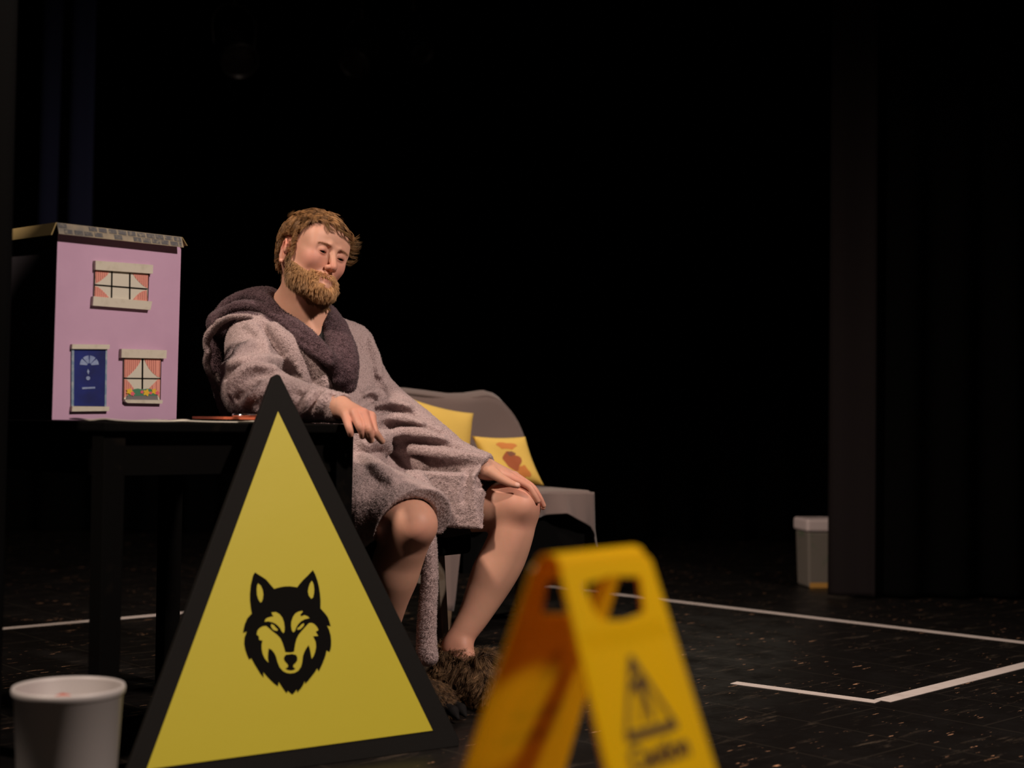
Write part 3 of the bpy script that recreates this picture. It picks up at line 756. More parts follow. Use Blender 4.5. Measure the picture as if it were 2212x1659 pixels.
def blades(p, n, ln, wd, jit=.5, drift=None, droop=None):
    """tiny three-sided tufts"""
    N = len(p); d = n+RNG.normal(0, jit, (N, 3))
    if drift is not None: d = d+drift
    d /= np.linalg.norm(d, axis=1, keepdims=True)
    a = np.cross(d, RNG.normal(0, 1, (N, 3))); a /= np.linalg.norm(a, axis=1, keepdims=True)+1e-9; b = np.cross(d, a)
    L = (ln*(.6+.8*RNG.random(N)))[:, None] if np.ndim(ln) == 0 else np.asarray(ln)[:, None]
    base = p-n*.0008; V = np.stack([base+a*wd, base+(-.5*a+.87*b)*wd, base+(-.5*a-.87*b)*wd, p+d*L], 1).reshape(-1, 3)
    k = np.arange(N)[:, None]*4; T = np.concatenate([k+[0, 1, 3], k+[1, 2, 3], k+[2, 0, 3]])
    return V, T
def strands(P_, rad):
    """P_ (N,S,3) polylines -> three-sided tapering hairs"""
    N, S_, _ = P_.shape; t = np.gradient(P_, axis=1); t /= np.linalg.norm(t, axis=2, keepdims=True)+1e-9
    r = RNG.normal(0, 1, (N, 1, 3)); a = np.cross(t, np.broadcast_to(r, t.shape)); a /= np.linalg.norm(a, axis=2, keepdims=True)+1e-9
    b = np.cross(t, a); w_ = (np.linspace(1, .15, S_)[None, :, None]*np.reshape(rad, (-1, 1, 1)))
    V = np.stack([P_+a*w_, P_+(-.5*a+.87*b)*w_, P_+(-.5*a-.87*b)*w_], 2).reshape(-1, 3)
    base = (np.arange(N)[:, None]*S_+np.arange(S_-1)[None]).ravel()*3; Q = []
    for k in range(3):
        k2 = (k+1) % 3; Q.append(np.stack([base+k, base+k2, base+3+k2, base+3+k], 1))
    return V, np.concatenate(Q)
def setcol(o, C):
    at = o.data.color_attributes.new('tint', 'FLOAT_COLOR', 'POINT')
    c = np.ones((len(C), 4), np.float32); c[:, :3] = C; at.data.foreach_set('color', c.ravel())
def fleece(name, S, lo, hi, h, m, parent, tuft, ln, wd, amp, seed, jit=.55, wf=None, keep=None, tufts_drift=None):
    V, Q = extract(S, lo, hi, h, keep=keep); n = vnormals(V, Q)
    dsp = amp*(.7*vnoise(V, 130, seed)+.7*vnoise(V, 240, seed+1))+amp*.8*vnoise(V, 25, seed+2)
    V = V+n*dsp[:, None]; n = vnormals(V, Q)
    if tuft:
        p, f = sample(V, Q, tuft, wf); nn = n[Q[f, 0]]
        dr = np.stack([vnoise(p, 60, seed+5), vnoise(p, 60, seed+6), vnoise(p, 60, seed+7)], 1)*.5
        if tufts_drift is not None: dr = dr+tufts_drift
        V2, T = blades(p, nn, ln, wd, jit, dr); T = T+len(V); V = np.concatenate([V, V2])
    else: T = None
    return fastmesh(name, V, Q, T, m, parent)

# ------------------------------------------------------------------ the man: joints
person = empty('person_root', P(735, 1050, 4.0)*np.array([1, 1, 0]))   # replaced below by the body mesh
bpy.data.objects.remove(person)
hipR, hipL = P(672, 1065, 3.95), P(789, 1065, 4.08)
kneeR, kneeL = P(886, 1133, 3.60), P(1114, 1096, 3.90)
ankR, ankL = P(826, 1430, 3.78), P(986, 1400, 3.86)
ps, ro = math.radians(46.5), math.radians(14); pt = math.radians(4)
F0 = np.array([math.sin(ps), -math.cos(ps), 0]); L0 = np.array([math.cos(ps), math.sin(ps), 0])
F_ = nrm(F0*math.cos(pt)-Z*math.sin(pt)); U0 = nrm(Z*math.cos(pt)+F0*math.sin(pt))
U_ = nrm(U0*math.cos(ro)+L0*math.sin(ro)); L_ = nrm(L0*math.cos(ro)-U0*math.sin(ro))
HO = P(674, 547, 3.90); HR = np.stack([F_, L_, U_])
def hd(f, l, u): return HO+F_*f+L_*l+U_*u
def hl(p): return (p-HO)@HR.T
body = SDF()
# head
body.ell(hd(-.008, 0, .026), HR, (.097, .077, .086), .02)
body.ell(hd(.036, 0, -.035), HR, (.050, .060, .074), .03)
body.ell(hd(.055, 0, .035), HR, (.036, .058, .045), .02)
for s in (-1, 1):
    body.cone(hd(-.005, s*.060, -.045), hd(.035, s*.048, -.084), .018, .018, .03)
    body.cone(hd(.035, s*.048, -.084), hd(.076, s*.013, -.098), .018, .017, .03)
    body.ell(hd(.062, s*.040, -.030), HR, (.024, .022, .024), .02)
    body.cone(hd(.071, s*.050, .008), hd(.090, s*.018, .013), .0075, .0085, .014)
body.ball(hd(.078, 0, -.097), .020, .02)
for s in (-1, 1):
    body.ell(hd(.040, s*.049, -.004), HR, (.034, .015, .046), .03)
    body.ell(hd(.052, s*.044, .034), HR, (.022, .018, .022), .03)
    body.ell(hd(.1035, s*.0185, .002), HR, (.013, .0085, .008), .010, '-')
for s in (-1, 1):
    body.ell(hd(.099, s*.032, -.002), HR, (.015, .018, .011), .014, '-')
# nose
body.cone(hd(.086, 0, .010), hd(.104, 0, -.030), .0085, .0095, .012)
body.ball(hd(.1085, 0, -.0405), .0105, .008)
for s in (-1, 1):
    body.ell(hd(.0975, s*.0115, -.0440), HR, (.0095, .0065, .0075), .005)
body.cone(hd(.100, 0, -.049), hd(.092, 0, -.057), .0045, .004, .006)
for s in (-1, 1): body.ell(hd(.1000, s*.0068, -.0525), HR, (.0055, .0030, .0040), .002, '-')
# mouth
body.ell(hd(.082, 0, -.070), HR, (.013, .026, .018), .012)
body.chain([(hd(.0845, -.021, -.072), .0035), (hd(.0935, -.007, -.0685), .0055), (hd(.0945, 0, -.0695), .0050), (hd(.0935, .007, -.0685), .0055), (hd(.0845, .021, -.072), .0035)], .004)
body.chain([(hd(.0845, -.019, -.076), .0035), (hd(.0930, -.006, -.0805), .0070), (hd(.0930, .006, -.0805), .0070), (hd(.0845, .019, -.076), .0035)], .004)
body.chain([(hd(.0925, -.021, -.0735), .0012), (hd(.1000, 0, -.0745), .0014), (hd(.0925, .021, -.0745), .0012)], .003, '-')
# eyes: lids over an eye space
EC = {s: hd(.0795, s*.032, -.003) for s in (-1, 1)}
for s in (-1, 1):
    body.ell(EC[s]+F_*.001, HR, (.0138, .0150, .0128), .006)
    body.ball(EC[s], .0121, .001, '-')
    body.ell(EC[s]+F_*.0125-U_*.0052, HR, (.010, .0120, .0021), .0015, '-')
# ears
for s in (-1, 1):
    ER = np.stack([nrm(F_*.92+L_*s*.38), nrm(L_*s*.92-F_*.38), U_]); ec = hd(-.007, s*.081, -.022)
    body.ell(ec, ER, (.0165, .0065, .030), .008)
    rim = [(.010, -.022), (.017, -.004), (.014, .016), (.002, .029), (-.012, .025), (-.018, .008), (-.015, -.012), (-.006, -.026), (.004, -.031)]
    body.chain([(ec-ER[0]*(-a)*1+ER[1]*(.007 if i < 8 else .004)+U_*b, .0035 if i < 7 else .0055) for i, (a, b) in enumerate([(x, y) for x, y in rim[1:]])], .003)
    body.ell(ec+ER[1]*.008+ER[0]*.003-U_*.003, ER, (.0095, .006, .015), .003, '-')
    body.ball(ec+ER[0]*.014+ER[1]*.004-U_*.006, .0045, .004)
# neck and trunk
body.cone(P(640, 640, 3.965), P(585, 690, 3.97), .046, .045, .03)
body.cone(hd(-.022, 0, -.035), P(657, 700, 3.955), .058, .064, .035)
body.cone(hd(-.03, -.045, -.03), P(672, 715, 3.885), .014, .012, .02)
body.cone(P(657, 700, 3.955), P(668, 770, 3.98), .066, .110, .04)
body.cone(P(668, 770, 3.98), P(690, 900, 4.02), .112, .125, .04)
body.cone(P(690, 900, 4.02), P(730, 1050, 4.02), .125, .130, .04)
body.cone(P(560, 742, 3.91), P(655, 705, 3.99), .052, .058, .03).cone(P(655, 705, 3.99), P(762, 742, 4.12), .058, .052, .03)
# arms
body.tube([(P(560, 745, 3.91), .052), (P(537, 852, 3.68), .042), (P(680, 880, 3.56), .036), (P(734, 880, 3.50), .0285)], .02)
body.tube([(P(752, 755, 4.12), .045), (P(838, 888, 4.03), .040), (P(960, 972, 3.95), .034), (P(1047, 1012, 3.868), .0275)], .02)
# legs
body.tube([(hipR, .092), (P(790, 1098, 3.76), .078), (kneeR, .062)], .03)
body.tube([(hipL, .092), (P(960, 1088, 3.97), .080), (kneeL, .062)], .03)
body.ball(P(902, 1135, 3.566), .042, .04)
body.tube([(kneeR, .062), (P(878, 1165, 3.615), .060), (P(862, 1203, 3.645), .064), (P(851, 1245, 3.665), .062), (P(839, 1300, 3.70), .050), (P(830, 1365, 3.755), .038), (ankR, .034)], .018, '+', 14)
body.ball(P(1124, 1092, 3.862), .044, .04)
body.tube([(kneeL, .063), (P(1106, 1150, 3.89), .060), (P(1088, 1200, 3.895), .0625), (P(1067, 1240, 3.895), .0625), (P(1048, 1280, 3.890), .0550), (P(1024, 1329, 3.875), .0435), (P(996, 1375, 3.86), .036), (P(985, 1402, 3.86), .036)], .018, '+', 14)
for a, t_ in ((ankR, P(905, 1505, 3.66)), (ankL, P(1075, 1505, 3.72))): body.tube([(a, .034), (a*.45+t_*.55-Z*.012, .030), (t_, .024)], .03)
body.ball(P(1000, 1394, 3.832), .012, .02)
# right hand hanging over the table corner
wR = P(734, 880, 3.50)
def finger(chain, k=.004):
    body.tube(chain, k)
mc = [(P(747, 896, 3.435), .0120), (P(765, 892, 3.430), .0128), (P(784, 893, 3.432), .0130), (P(801, 900, 3.445), .0125)]
for q, r in mc: body.cone(wR, q, .0215, r, .012)
body.cone(wR, P(790, 905, 3.48), .018, .014, .012)
finger([mc[0], (P(752, 917, 3.402), .0095), (P(756, 930, 3.396), .0085), (P(758, 938, 3.400), .0075)])
finger([mc[1], (P(775, 917, 3.398), .0103), (P(781, 931, 3.398), .0092), (P(783, 942, 3.405), .0080)])
finger([mc[2], (P(794, 922, 3.400), .0106), (P(799, 937, 3.402), .0095), (P(800, 948, 3.412), .0082)])
finger([mc[3], (P(808, 929, 3.418), .0104), (P(817, 943, 3.425), .0092), (P(825, 953, 3.437), .0080)])
body.tube([(P(752, 890, 3.49), .019), (P(776, 915, 3.475), .0135), (P(792, 936, 3.462), .0110), (P(801, 950, 3.455), .0090)], .006)
for (a, ra), b_ in zip(mc, mc[1:]): body.cone(wR*.45+a*.55-_f*.010, a-_f*.010, .003, .006, .010)
# left hand resting on the knee
wL = P(1047, 1012, 3.868)
ml = [(P(1106, 1033, 3.862), .0118), (P(1109, 1029, 3.884), .0122), (P(1112, 1028, 3.906), .0118), (P(1113, 1030, 3.926), .0110)]
for q, r in ml: body.cone(wL, q, .0235, r, .012)
finger([ml[0], (P(1141, 1050, 3.842), .0092), (P(1154, 1068, 3.838), .0085), (P(1162, 1082, 3.840), .0072)])
finger([ml[1], (P(1147, 1050, 3.868), .0096), (P(1164, 1073, 3.866), .0086), (P(1174, 1092, 3.868), .0072)])
finger([ml[2], (P(1148, 1052, 3.898), .0092), (P(1166, 1078, 3.900), .0083), (P(1173, 1096, 3.904), .0070)])
finger([ml[3], (P(1142, 1052, 3.928), .0085), (P(1158, 1072, 3.934), .0076), (P(1166, 1086, 3.940), .0065)])
body.tube([(P(1062, 1020, 3.848), .017), (P(1082, 1033, 3.832), .0132), (P(1103, 1044, 3.818), .0102), (P(1118, 1049, 3.812), .0082)], .006)
fine_boxes = [(HO+np.array([-.145, -.15, -.235]), HO+np.array([.15, .14, .16])),
              (P(790, 905, 3.44)-.075, P(790, 905, 3.44)+.075), (P(1105, 1045, 3.87)-.11, P(1105, 1045, 3.87)+.11)]
lo, hi = np.array([-.86, 3.3, -.0]), np.array([.14, 4.32, 1.36])
parts_ = []
inb = lambda c: np.any([((c >= a) & (c < b)).all(1) for a, b in fine_boxes], axis=0)
for i, (a, b) in enumerate(fine_boxes):
    a0 = lo+np.floor((a-lo)/.0025)*.0025; 
    parts_.append(extract(body, a0-.006, b+.006, .00125, keep=lambda c, a=a, b=b: ((c >= a-.001) & (c < b+.001)).all(1)))
parts_.append(extract(body, lo, hi, .0028, keep=lambda c: ~inb(c)))
VB = np.concatenate([v for v, q in parts_]); off = np.cumsum([0]+[len(v) for v, q in parts_]); QB = np.concatenate([q+o for (v, q), o in zip(parts_, off)])
print('body', len(VB), round(time.time()-T0, 1))
# skin tint: naturally redder and paler places of the skin, darker eye rims and lip groove
def skin_tint(p):
    q = hl(p); f, l, u = q.T; al = np.abs(l)
    C = np.tile(np.array([.62, .335, .235]), (len(p), 1))
    def blend(wt, c):
        nonlocal C; wt = np.clip(wt, 0, 1)[:, None]; C = C*(1-wt)+np.array(c)*wt
    g = lambda d, s: np.exp(-(d/s)**2)
    head = (f > -.15) & (u > -.17) & (np.abs(l) < .12) & (np.abs(f) < .15) & (u < .16)
    hm = head.astype(float)
    blend(hm*.9*g(np.sqrt((f-.065)**2+(al-.042)**2+(u+.030)**2), .026), (.70, .25, .21))
    blend(hm*.8*g(np.sqrt((f-.105)**2+l**2+(u+.042)**2), .016), (.62, .20, .15))
    blend(hm*.7*g(np.sqrt((f+.005)**2+(al-.085)**2+(u+.008)**2), .03), (.66, .21, .15))
    blend(hm*.55*g(np.sqrt((f-.09)**2+(al-.030)**2+(u+.003)**2), .014), (.50, .20, .145))
    lip = g(np.sqrt(((f-.094)/1.5)**2+(l/2.2)**2+((u+.0765)/1.0)**2), .0085)
    blend(hm*1.1*lip, (.60, .25, .21))
    blend(hm*(g(u+.0742, .0016)*(al < .022)*(f > .08)), (.16, .05, .04))  # groove between the lips darkened in the colour
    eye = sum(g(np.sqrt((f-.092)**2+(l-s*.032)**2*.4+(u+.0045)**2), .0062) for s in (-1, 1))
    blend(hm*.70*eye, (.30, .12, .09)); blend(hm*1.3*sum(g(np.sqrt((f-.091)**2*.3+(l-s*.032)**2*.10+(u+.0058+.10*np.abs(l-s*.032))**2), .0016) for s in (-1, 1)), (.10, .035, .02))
    # hands, knees and ankles are a little redder
    for c, s_, a_ in ((P(790, 905, 3.42), .055, .55), (P(1125, 1045, 3.86), .05, .6), (P(1165, 1080, 3.86), .03, .5), (P(1130, 1125, 3.83), .05, .28), (P(905, 1150, 3.55), .05, .4), (ankL, .06, .5)):
        blend(a_*g(np.linalg.norm(p-c, axis=1), s_), (.60, .225, .17))
    # nails
    for c, r_ in ((P(1118, 1046, 3.806), .0062), (P(826, 951, 3.431), .004)):
        blend(1.0*(np.linalg.norm(p-c, axis=1) < r_), (.70, .42, .34))
    mott = vnoise(p, 28, 3)*.6+vnoise(p, 70, 4)*.4
    C = C*(1+.07*mott)[:, None]; C[:, 1] *= 1-.03*mott
    return np.clip(C, 0, 1)
M['skin'] = mat('skin', (.6, .34, .24), .52, attr='tint', sss=.20, bump=(700, .16, .0008), spec=.33)
person = fastmesh('person', VB, QB, None, M['skin'])
setcol(person, skin_tint(VB))
tag(person, 'seated bearded man in a fluffy mauve bathrobe, elbow on table, looking down', 'person')
# eyeballs
def eyeball(s):
    c = EC[s]; gz = nrm(F_*1-U_*.34-L_*.06); ax = nrm(np.cross(gz, U_)); ay = np.cross(ax, gz)
    prof = [(.0118*math.sin(a), .0118*math.cos(a)) for a in np.linspace(math.pi, .0, 22)]; prof[-1] = (0, .0118); prof[0] = (0, -.0118)
    b = MB().lathe(c, prof, 32, ax, ay, gz); fm = []
    for fc in b.f:
        m_ = np.mean([b.v[i] for i in fc], axis=0); cs = np.dot(nrm(m_-c), gz); fm.append(2 if cs > .975 else (1 if cs > .86 else 0))
    return b.build('eye', M['eye_white'], person, True, mats=[M['iris'], M['ink']], fm=fm)
M['eye_white'] = mat('eye_white', (.55, .42, .36), .15); M['iris'] = mat('iris', (.025, .022, .016), .15)
eyeball(-1); eyeball(1)

# ------------------------------------------------------------------ clothes
M['robe'] = mat('robe_fleece', (.46, .350, .342), .95, noise=(190, (.385, .288, .285), .45, .75), sheen=.25, spec=.08, bump=(230, .5, .003))
M['robe_dark'] = mat('robe_lining', (.135, .083, .095), .95, noise=(160, (.095, .057, .068), .45, .75), sheen=.15, spec=.08, bump=(260, .8, .004))
M['shirt'] = mat('shirt', (.008, .007, .007), .9); M['shorts'] = mat('shorts', (.010, .010, .010), .85)
robe = SDF()
robe.tube([(P(738, 1050, 4.03), .165), (P(682, 870, 4.02), .150), (P(664, 790, 4.0), .135)], .04)
robe.cone(P(562, 742, 3.905), P(655, 712, 4.0), .080, .070, .05).cone(P(655, 712, 4.0), P(752, 748, 4.12), .070, .068, .05)
robe.tube([(P(558, 750, 3.90), .082), (P(540, 838, 3.705), .074), (P(562, 848, 3.64), .066)], .04)
robe.tube([(P(548, 842, 3.67), .068), (P(650, 868, 3.585), .050), (P(712, 878, 3.53), .040), (P(745, 884, 3.50), .0370)], .03)
robe.tube([(P(757, 757, 4.11), .066), (P(796, 837, 4.07), .066), (P(838, 884, 4.03), .067), (P(870, 910, 4.0), .066), (P(930, 953, 3.96), .059), (P(985, 988, 3.92), .048), (P(1064, 1020, 3.862), .042)], .03)
# fabric fallen across the chest and lap
robe.cone(P(622, 765, 3.885), P(700, 885, 3.865), .055, .065, .06)
robe.cone(P(765, 815, 4.01), P(760, 930, 3.93), .045, .075, .05)
robe.cone(P(700, 900, 3.93), P(780, 960, 3.90), .075, .070, .05)
robe.tube([(P(700, 1055, 3.97), .125), (P(800, 1088, 3.76), .108), (P(900, 1128, 3.61), .098)], .05)
robe.tube([(P(775, 1058, 4.06), .125), (P(900, 1078, 3.98), .098), (P(1085, 1086, 3.92), .082)], .05)
pf = nrm(P(1060, 1085, 3.80)-P(900, 1075, 3.84)); pn = nrm(np.cross(pf, Z)); 
robe.box(P(972, 1080, 3.832), np.stack([pf, pn, np.cross(pn, pf)]), (.118, .004, .064), .009, .04)
robe.cone(P(900, 1040, 3.78), P(955, 1110, 3.72), .03, .014, .03)
robe.cone(P(782, 1090, 3.66), P(790, 1165, 3.64), .045, .016, .04)
robe.cone(P(930, 1092, 3.575), P(952, 1134, 3.60), .022, .009, .02)
robe.cone(P(905, 1075, 3.55), P(935, 1095, 3.565), .018, .018, .02)
# openings: neckline, cuffs, hems
robe.cone(P(640, 650, 3.86), P(702, 768, 3.80), .085, .012, .02, '-')
robe.cone(P(655, 690, 3.95), P(650, 600, 3.93), .080, .10, .01, '-')
fa = nrm(P(1047, 1012, 3.868)-P(985, 975, 3.93)); robe.cut(P(1056, 1006, 3.865), nrm(fa+_r*.25+_u*.15), .075)
fb_ = nrm(P(734, 880, 3.50)-P(680, 880, 3.56)); robe.cut(P(741, 880, 3.50), nrm(fb_+_u*(-.15)), .070)
tr_ = nrm(kneeR-P(790, 1098, 3.76)); robe.cut(P(899, 1118, 3.61), nrm(tr_-Z*.1-_r*.22-_u*.25), .160)
tl_ = nrm(kneeL-P(960, 1088, 3.97)); robe.cut(P(1062, 1080, 3.88), nrm(tl_+_u*.02), .17)
robe.cut(P(980, 1143, 3.84), -Z, .20)
robe.cone(P(1000, 1010, 3.90), P(1075, 1022, 3.85), .034, .037, .004, '-')
robe.cone(P(715, 879, 3.53), P(760, 885, 3.47), .028, .031, .004, '-')
robe.cone(P(1000, 1094, 3.93), P(1100, 1100, 3.88), .074, .074, .006, '-')
robe.chain([(P(830, 1120, 3.70), .078), (P(890, 1140, 3.59), .078)], .006, '-')
robe.cone(P(850, 1160, 3.70), P(870, 1240, 3.62), .085, .085, .006, '-')
# folds drawn over the cloth; positive heights are ridges, negative are creases
folds = [
 ([(486, 793), (512, 787), (538, 783), (575, 780), (609, 781)], .013, +1), ([(490, 806), (512, 808), (530, 803)], .014, -1),
 ([(499, 845), (508, 822), (530, 803), (556, 796), (590, 797)], .012, +1), ([(530, 832), (540, 818), (556, 808), (582, 808)], .010, -1),
 ([(528, 873), (545, 856), (560, 845), (575, 832)], .011, +1), ([(512, 862), (530, 845), (550, 830)], .010, -1), ([(560, 880), (580, 865), (590, 850)], .010, -1),
 ([(488, 783), (496, 765), (505, 750)], .014, -1), ([(507, 780), (520, 760), (545, 742)], .011, +1), ([(540, 705), (560, 720), (572, 745), (575, 770)], .010, +1),
 ([(571, 702), (585, 720), (600, 745), (608, 765)], .014, -1), ([(592, 708), (612, 732), (632, 760), (645, 790), (655, 818)], .017, +1),
 ([(636, 758), (650, 785), (662, 815), (668, 835)], .017, -1), ([(625, 734), (648, 752), (672, 778), (690, 805), (704, 830)], .017, +1),
 ([(668, 764), (690, 790), (712, 815)], .013, -1), ([(612, 790), (625, 805), (640, 815)], .014, -1), ([(600, 782), (618, 790), (636, 806), (650, 822)], .010, +1),
 ([(640, 850), (660, 858), (690, 856), (715, 852)], .008, -1), ([(682, 885), (692, 868), (706, 850)], .009, +1), ([(668, 880), (678, 865), (690, 850)], .009, -1), ([(655, 885), (665, 866), (672, 850)], .008, +1),
 ([(812, 800), (822, 830), (830, 860)], .010, -1), ([(800, 740), (812, 775), (818, 810)], .010, +1), ([(790, 855), (806, 848), (822, 855), (818, 870)], .010, +1), ([(783, 872), (800, 862), (812, 868)], .009, -1),
 ([(815, 877), (845, 872), (880, 880)], .012, +1), ([(818, 890), (850, 889), (890, 895)], .011, -1),
 ([(820, 905), (860, 906), (908, 918)], .012, +1), ([(822, 921), (860, 922), (905, 930), (950, 938)], .011, -1),
 ([(830, 942), (870, 936), (915, 940), (956, 950)], .012, +1), ([(835, 958), (880, 953), (930, 960), (985, 968)], .011, -1),
 ([(850, 972), (890, 972), (940, 979), (1000, 985), (1045, 990)], .011, +1), ([(868, 985), (905, 988), (950, 996)], .010, -1),
 ([(836, 982), (855, 995), (872, 1012), (892, 1042)], .014, +1), ([(812, 972), (830, 992), (845, 1015), (870, 1040)], .012, -1), ([(790, 990), (815, 1010), (835, 1028), (850, 1040)], .014, +1),
 ([(897, 1046), (925, 1033), (950, 1014)], .011, -1), ([(905, 1060), (935, 1045), (965, 1018)], .010, +1), ([(925, 1075), (955, 1050), (985, 1020)], .008, -1), ([(950, 1085), (975, 1050), (1000, 1020)], .009, +1),
 ([(880, 985), (900, 1000), (912, 1012)], .014, +1), ([(1044, 1025), (1046, 1060), (1052, 1100), (1054, 1130)], .008, +1), ([(1034, 1030), (1036, 1065), (1041, 1100), (1043, 1130)], .006, -1),
 ([(1010, 1020), (1005, 1050), (1003, 1080)], .008, -1), ([(795, 960), (812, 950), (830, 945)], .016, +1), ([(812, 940), (826, 952), (838, 970)], .012, +1),
]
base_ops = list(robe.ops)
allp = []
for pts, r, sg in folds:
    q = [robe.march(*p) for p in pts]; allp.append(q)
for q, (pts, r, sg) in zip(allp, folds):
    n = len(q)
    if any(np.linalg.norm(q[i+1]-q[i]) > .16 for i in range(n-1)): print('fold dropped', pts[0]); continue
    rs = [r*1.28*(.45+.55*math.sin(math.pi*(j+.45)/(n-.1))) for j in range(n)]
    if sg > 0: robe.tube([(a-_f*x*.25, x*1.15) for a, x in zip(q, rs)], .016, '+', 4)
    else: robe.tube([(a-_f*x*.35, x*1.25) for a, x in zip(q, rs)], .012, '-', 4)
# re-open the cuffs and hems after the folds
robe.cone(P(1003, 1012, 3.895), P(1075, 1022, 3.85), .031, .036, .003, '-')
robe.cone(P(1000, 1094, 3.93), P(1100, 1100, 3.88), .074, .074, .003, '-')
print('robe prims', len(robe.ops), round(time.time()-T0, 1))
rlo, rhi = np.array([-.9, 3.3, .30]), np.array([.10, 4.36, 1.15])
fleece('robe', robe, rlo, rhi, .003, M['robe'], person, 260000, .0034, .0008, .0010, 11)
print('robe', round(time.time()-T0, 1))
collar = SDF()
def ch(S, pts, k=.012): return S.tube([(P(a, b, c), r) for a, b, c, r in pts], k)
ch(collar, [(478, 700, 3.98, .040), (520, 680, 3.99, .036), (565, 684, 3.965, .036), (605, 700, 3.925, .028), (640, 728, 3.885, .020), (675, 754, 3.85, .015), (712, 778, 3.80, .018)], .03)
ch(collar, [(458, 700, 4.00, 0.0134), (490, 660, 4.0, 0.0160), (530, 641, 3.965, 0.0176), (562, 642, 3.93, 0.0176), (588, 657, 3.895, 0.0176), (618, 688, 3.865, 0.0168), (652, 712, 3.835, 0.0160), (682, 738, 3.81, 0.0143), (714, 768, 3.792, 0.0109)], .004)
ch(collar, [(468, 690, 3.96, 0.0118), (510, 663, 3.93, 0.0143), (555, 663, 3.90, 0.0151), (592, 682, 3.872, 0.0151), (630, 712, 3.84, 0.0143), (666, 738, 3.81, 0.0134), (708, 774, 3.787, 0.0101)], .004)
ch(collar, [(468, 712, 3.93, 0.0118), (505, 688, 3.89, 0.0134), (552, 687, 3.875, 0.0143), (596, 706, 3.86, 0.0143), (636, 732, 3.828, 0.0134), (672, 756, 3.800, 0.0126), (712, 784, 3.785, 0.0092)], .004)
ch(collar, [(575, 655, 3.97, .045), (610, 672, 4.05, .048), (655, 680, 4.08, .046), (695, 680, 4.05, .035)], .03)
ch(collar, [(696, 672, 4.02, .022), (708, 680, 3.97, .026), (720, 702, 3.925, .030), (732, 732, 3.888, .032), (744, 764, 3.860, .033), (748, 800, 3.840, .032), (754, 832, 3.838, .020)], .03)
ch(collar, [(735, 705, 3.92, .016), (748, 740, 3.875, .017), (758, 780, 3.845, .016), (759, 815, 3.832, .014)], .012)
ch(collar, [(706, 700, 3.915, .014), (718, 735, 3.87, .016), (728, 775, 3.825, .017), (732, 820, 3.815, .014)], .012)
ch(collar, [(470, 720, 4.02, .020), (466, 780, 4.02, .022), (480, 850, 4.02, .022)], .03)
collar.ops = [o for o in collar.ops]
collar.cone(P(655, 690, 3.93), P(650, 610, 3.92), .066, .09, .012, '-')
fleece('collar', collar, (-.92, 3.6, .80), (-.38, 4.25, 1.16), .0028, M['robe_dark'], person, 80000, .0040, .0009, .0012, 31)
hood = SDF()
ch(hood, [(474, 697, 3.90, .007), (452, 722, 3.92, .009), (446, 745, 3.93, .008), (450, 762, 3.93, .008), (446, 785, 3.94, .008), (455, 812, 3.94, .007), (467, 838, 3.95, .007)], .01)
ch(hood, [(466, 812, 3.96, .009), (472, 845, 3.95, .010), (478, 875, 3.94, .009), (487, 900, 3.92, .008)], .01)
ch(hood, [(474, 697, 3.90, .008), (500, 685, 3.86, .006), (540, 684, 3.845, .005)], .006)
fleece('hood_edge', hood, (-.95, 3.7, .68), (-.60, 4.1, 1.1), .003, M['robe'], person, 14000, .0045, .0009, .0012, 41)
belt = SDF()
ch(belt, [(928, 1165, 3.81, .016), (929, 1200, 3.80, .018), (928, 1250, 3.79, .020), (924, 1310, 3.785, .0225), (921, 1370, 3.78, .024), (923, 1412, 3.775, .026), (925, 1418, 3.775, .025)], .015)
fleece('belt', belt, (-.30, 3.70, .08), (-.17, 3.88, .50), .0028, M['robe'], person, 16000, .0045, .0009, .0013, 51)
shirt = SDF()
shirt.cone(P(668, 778, 3.98), P(690, 900, 4.02), .122, .132, .04)
shirt.cone(P(664, 745, 3.97), P(668, 778, 3.98), .100, .122, .03)
shirt.cone(P(650, 640, 3.90), P(664, 694, 3.86), .08, .046, .01, '-')
V, Q = extract(shirt, (-.8, 3.7, .65), (-.35, 4.25, 1.1), .005); fastmesh('shirt', V, Q, None, M['shirt'], person)
sh = SDF()
sh.chain([(hipR, .104), (P(780, 1094, 3.775), .088), (P(855, 1120, 3.66), .076)], .03).chain([(hipL, .104), (P(960, 1086, 3.965), .090), (P(1072, 1092, 3.917), .069)], .03)
sh.cut(P(1046, 1085, 3.90), nrm(tl_-Z*.45), .2).cut(P(840, 1115, 3.69), tr_, .2)
V, Q = extract(sh, (-.75, 3.4, .30), (.1, 4.3, .8), .005); fastmesh('shorts', V, Q, None, M['shorts'], person)

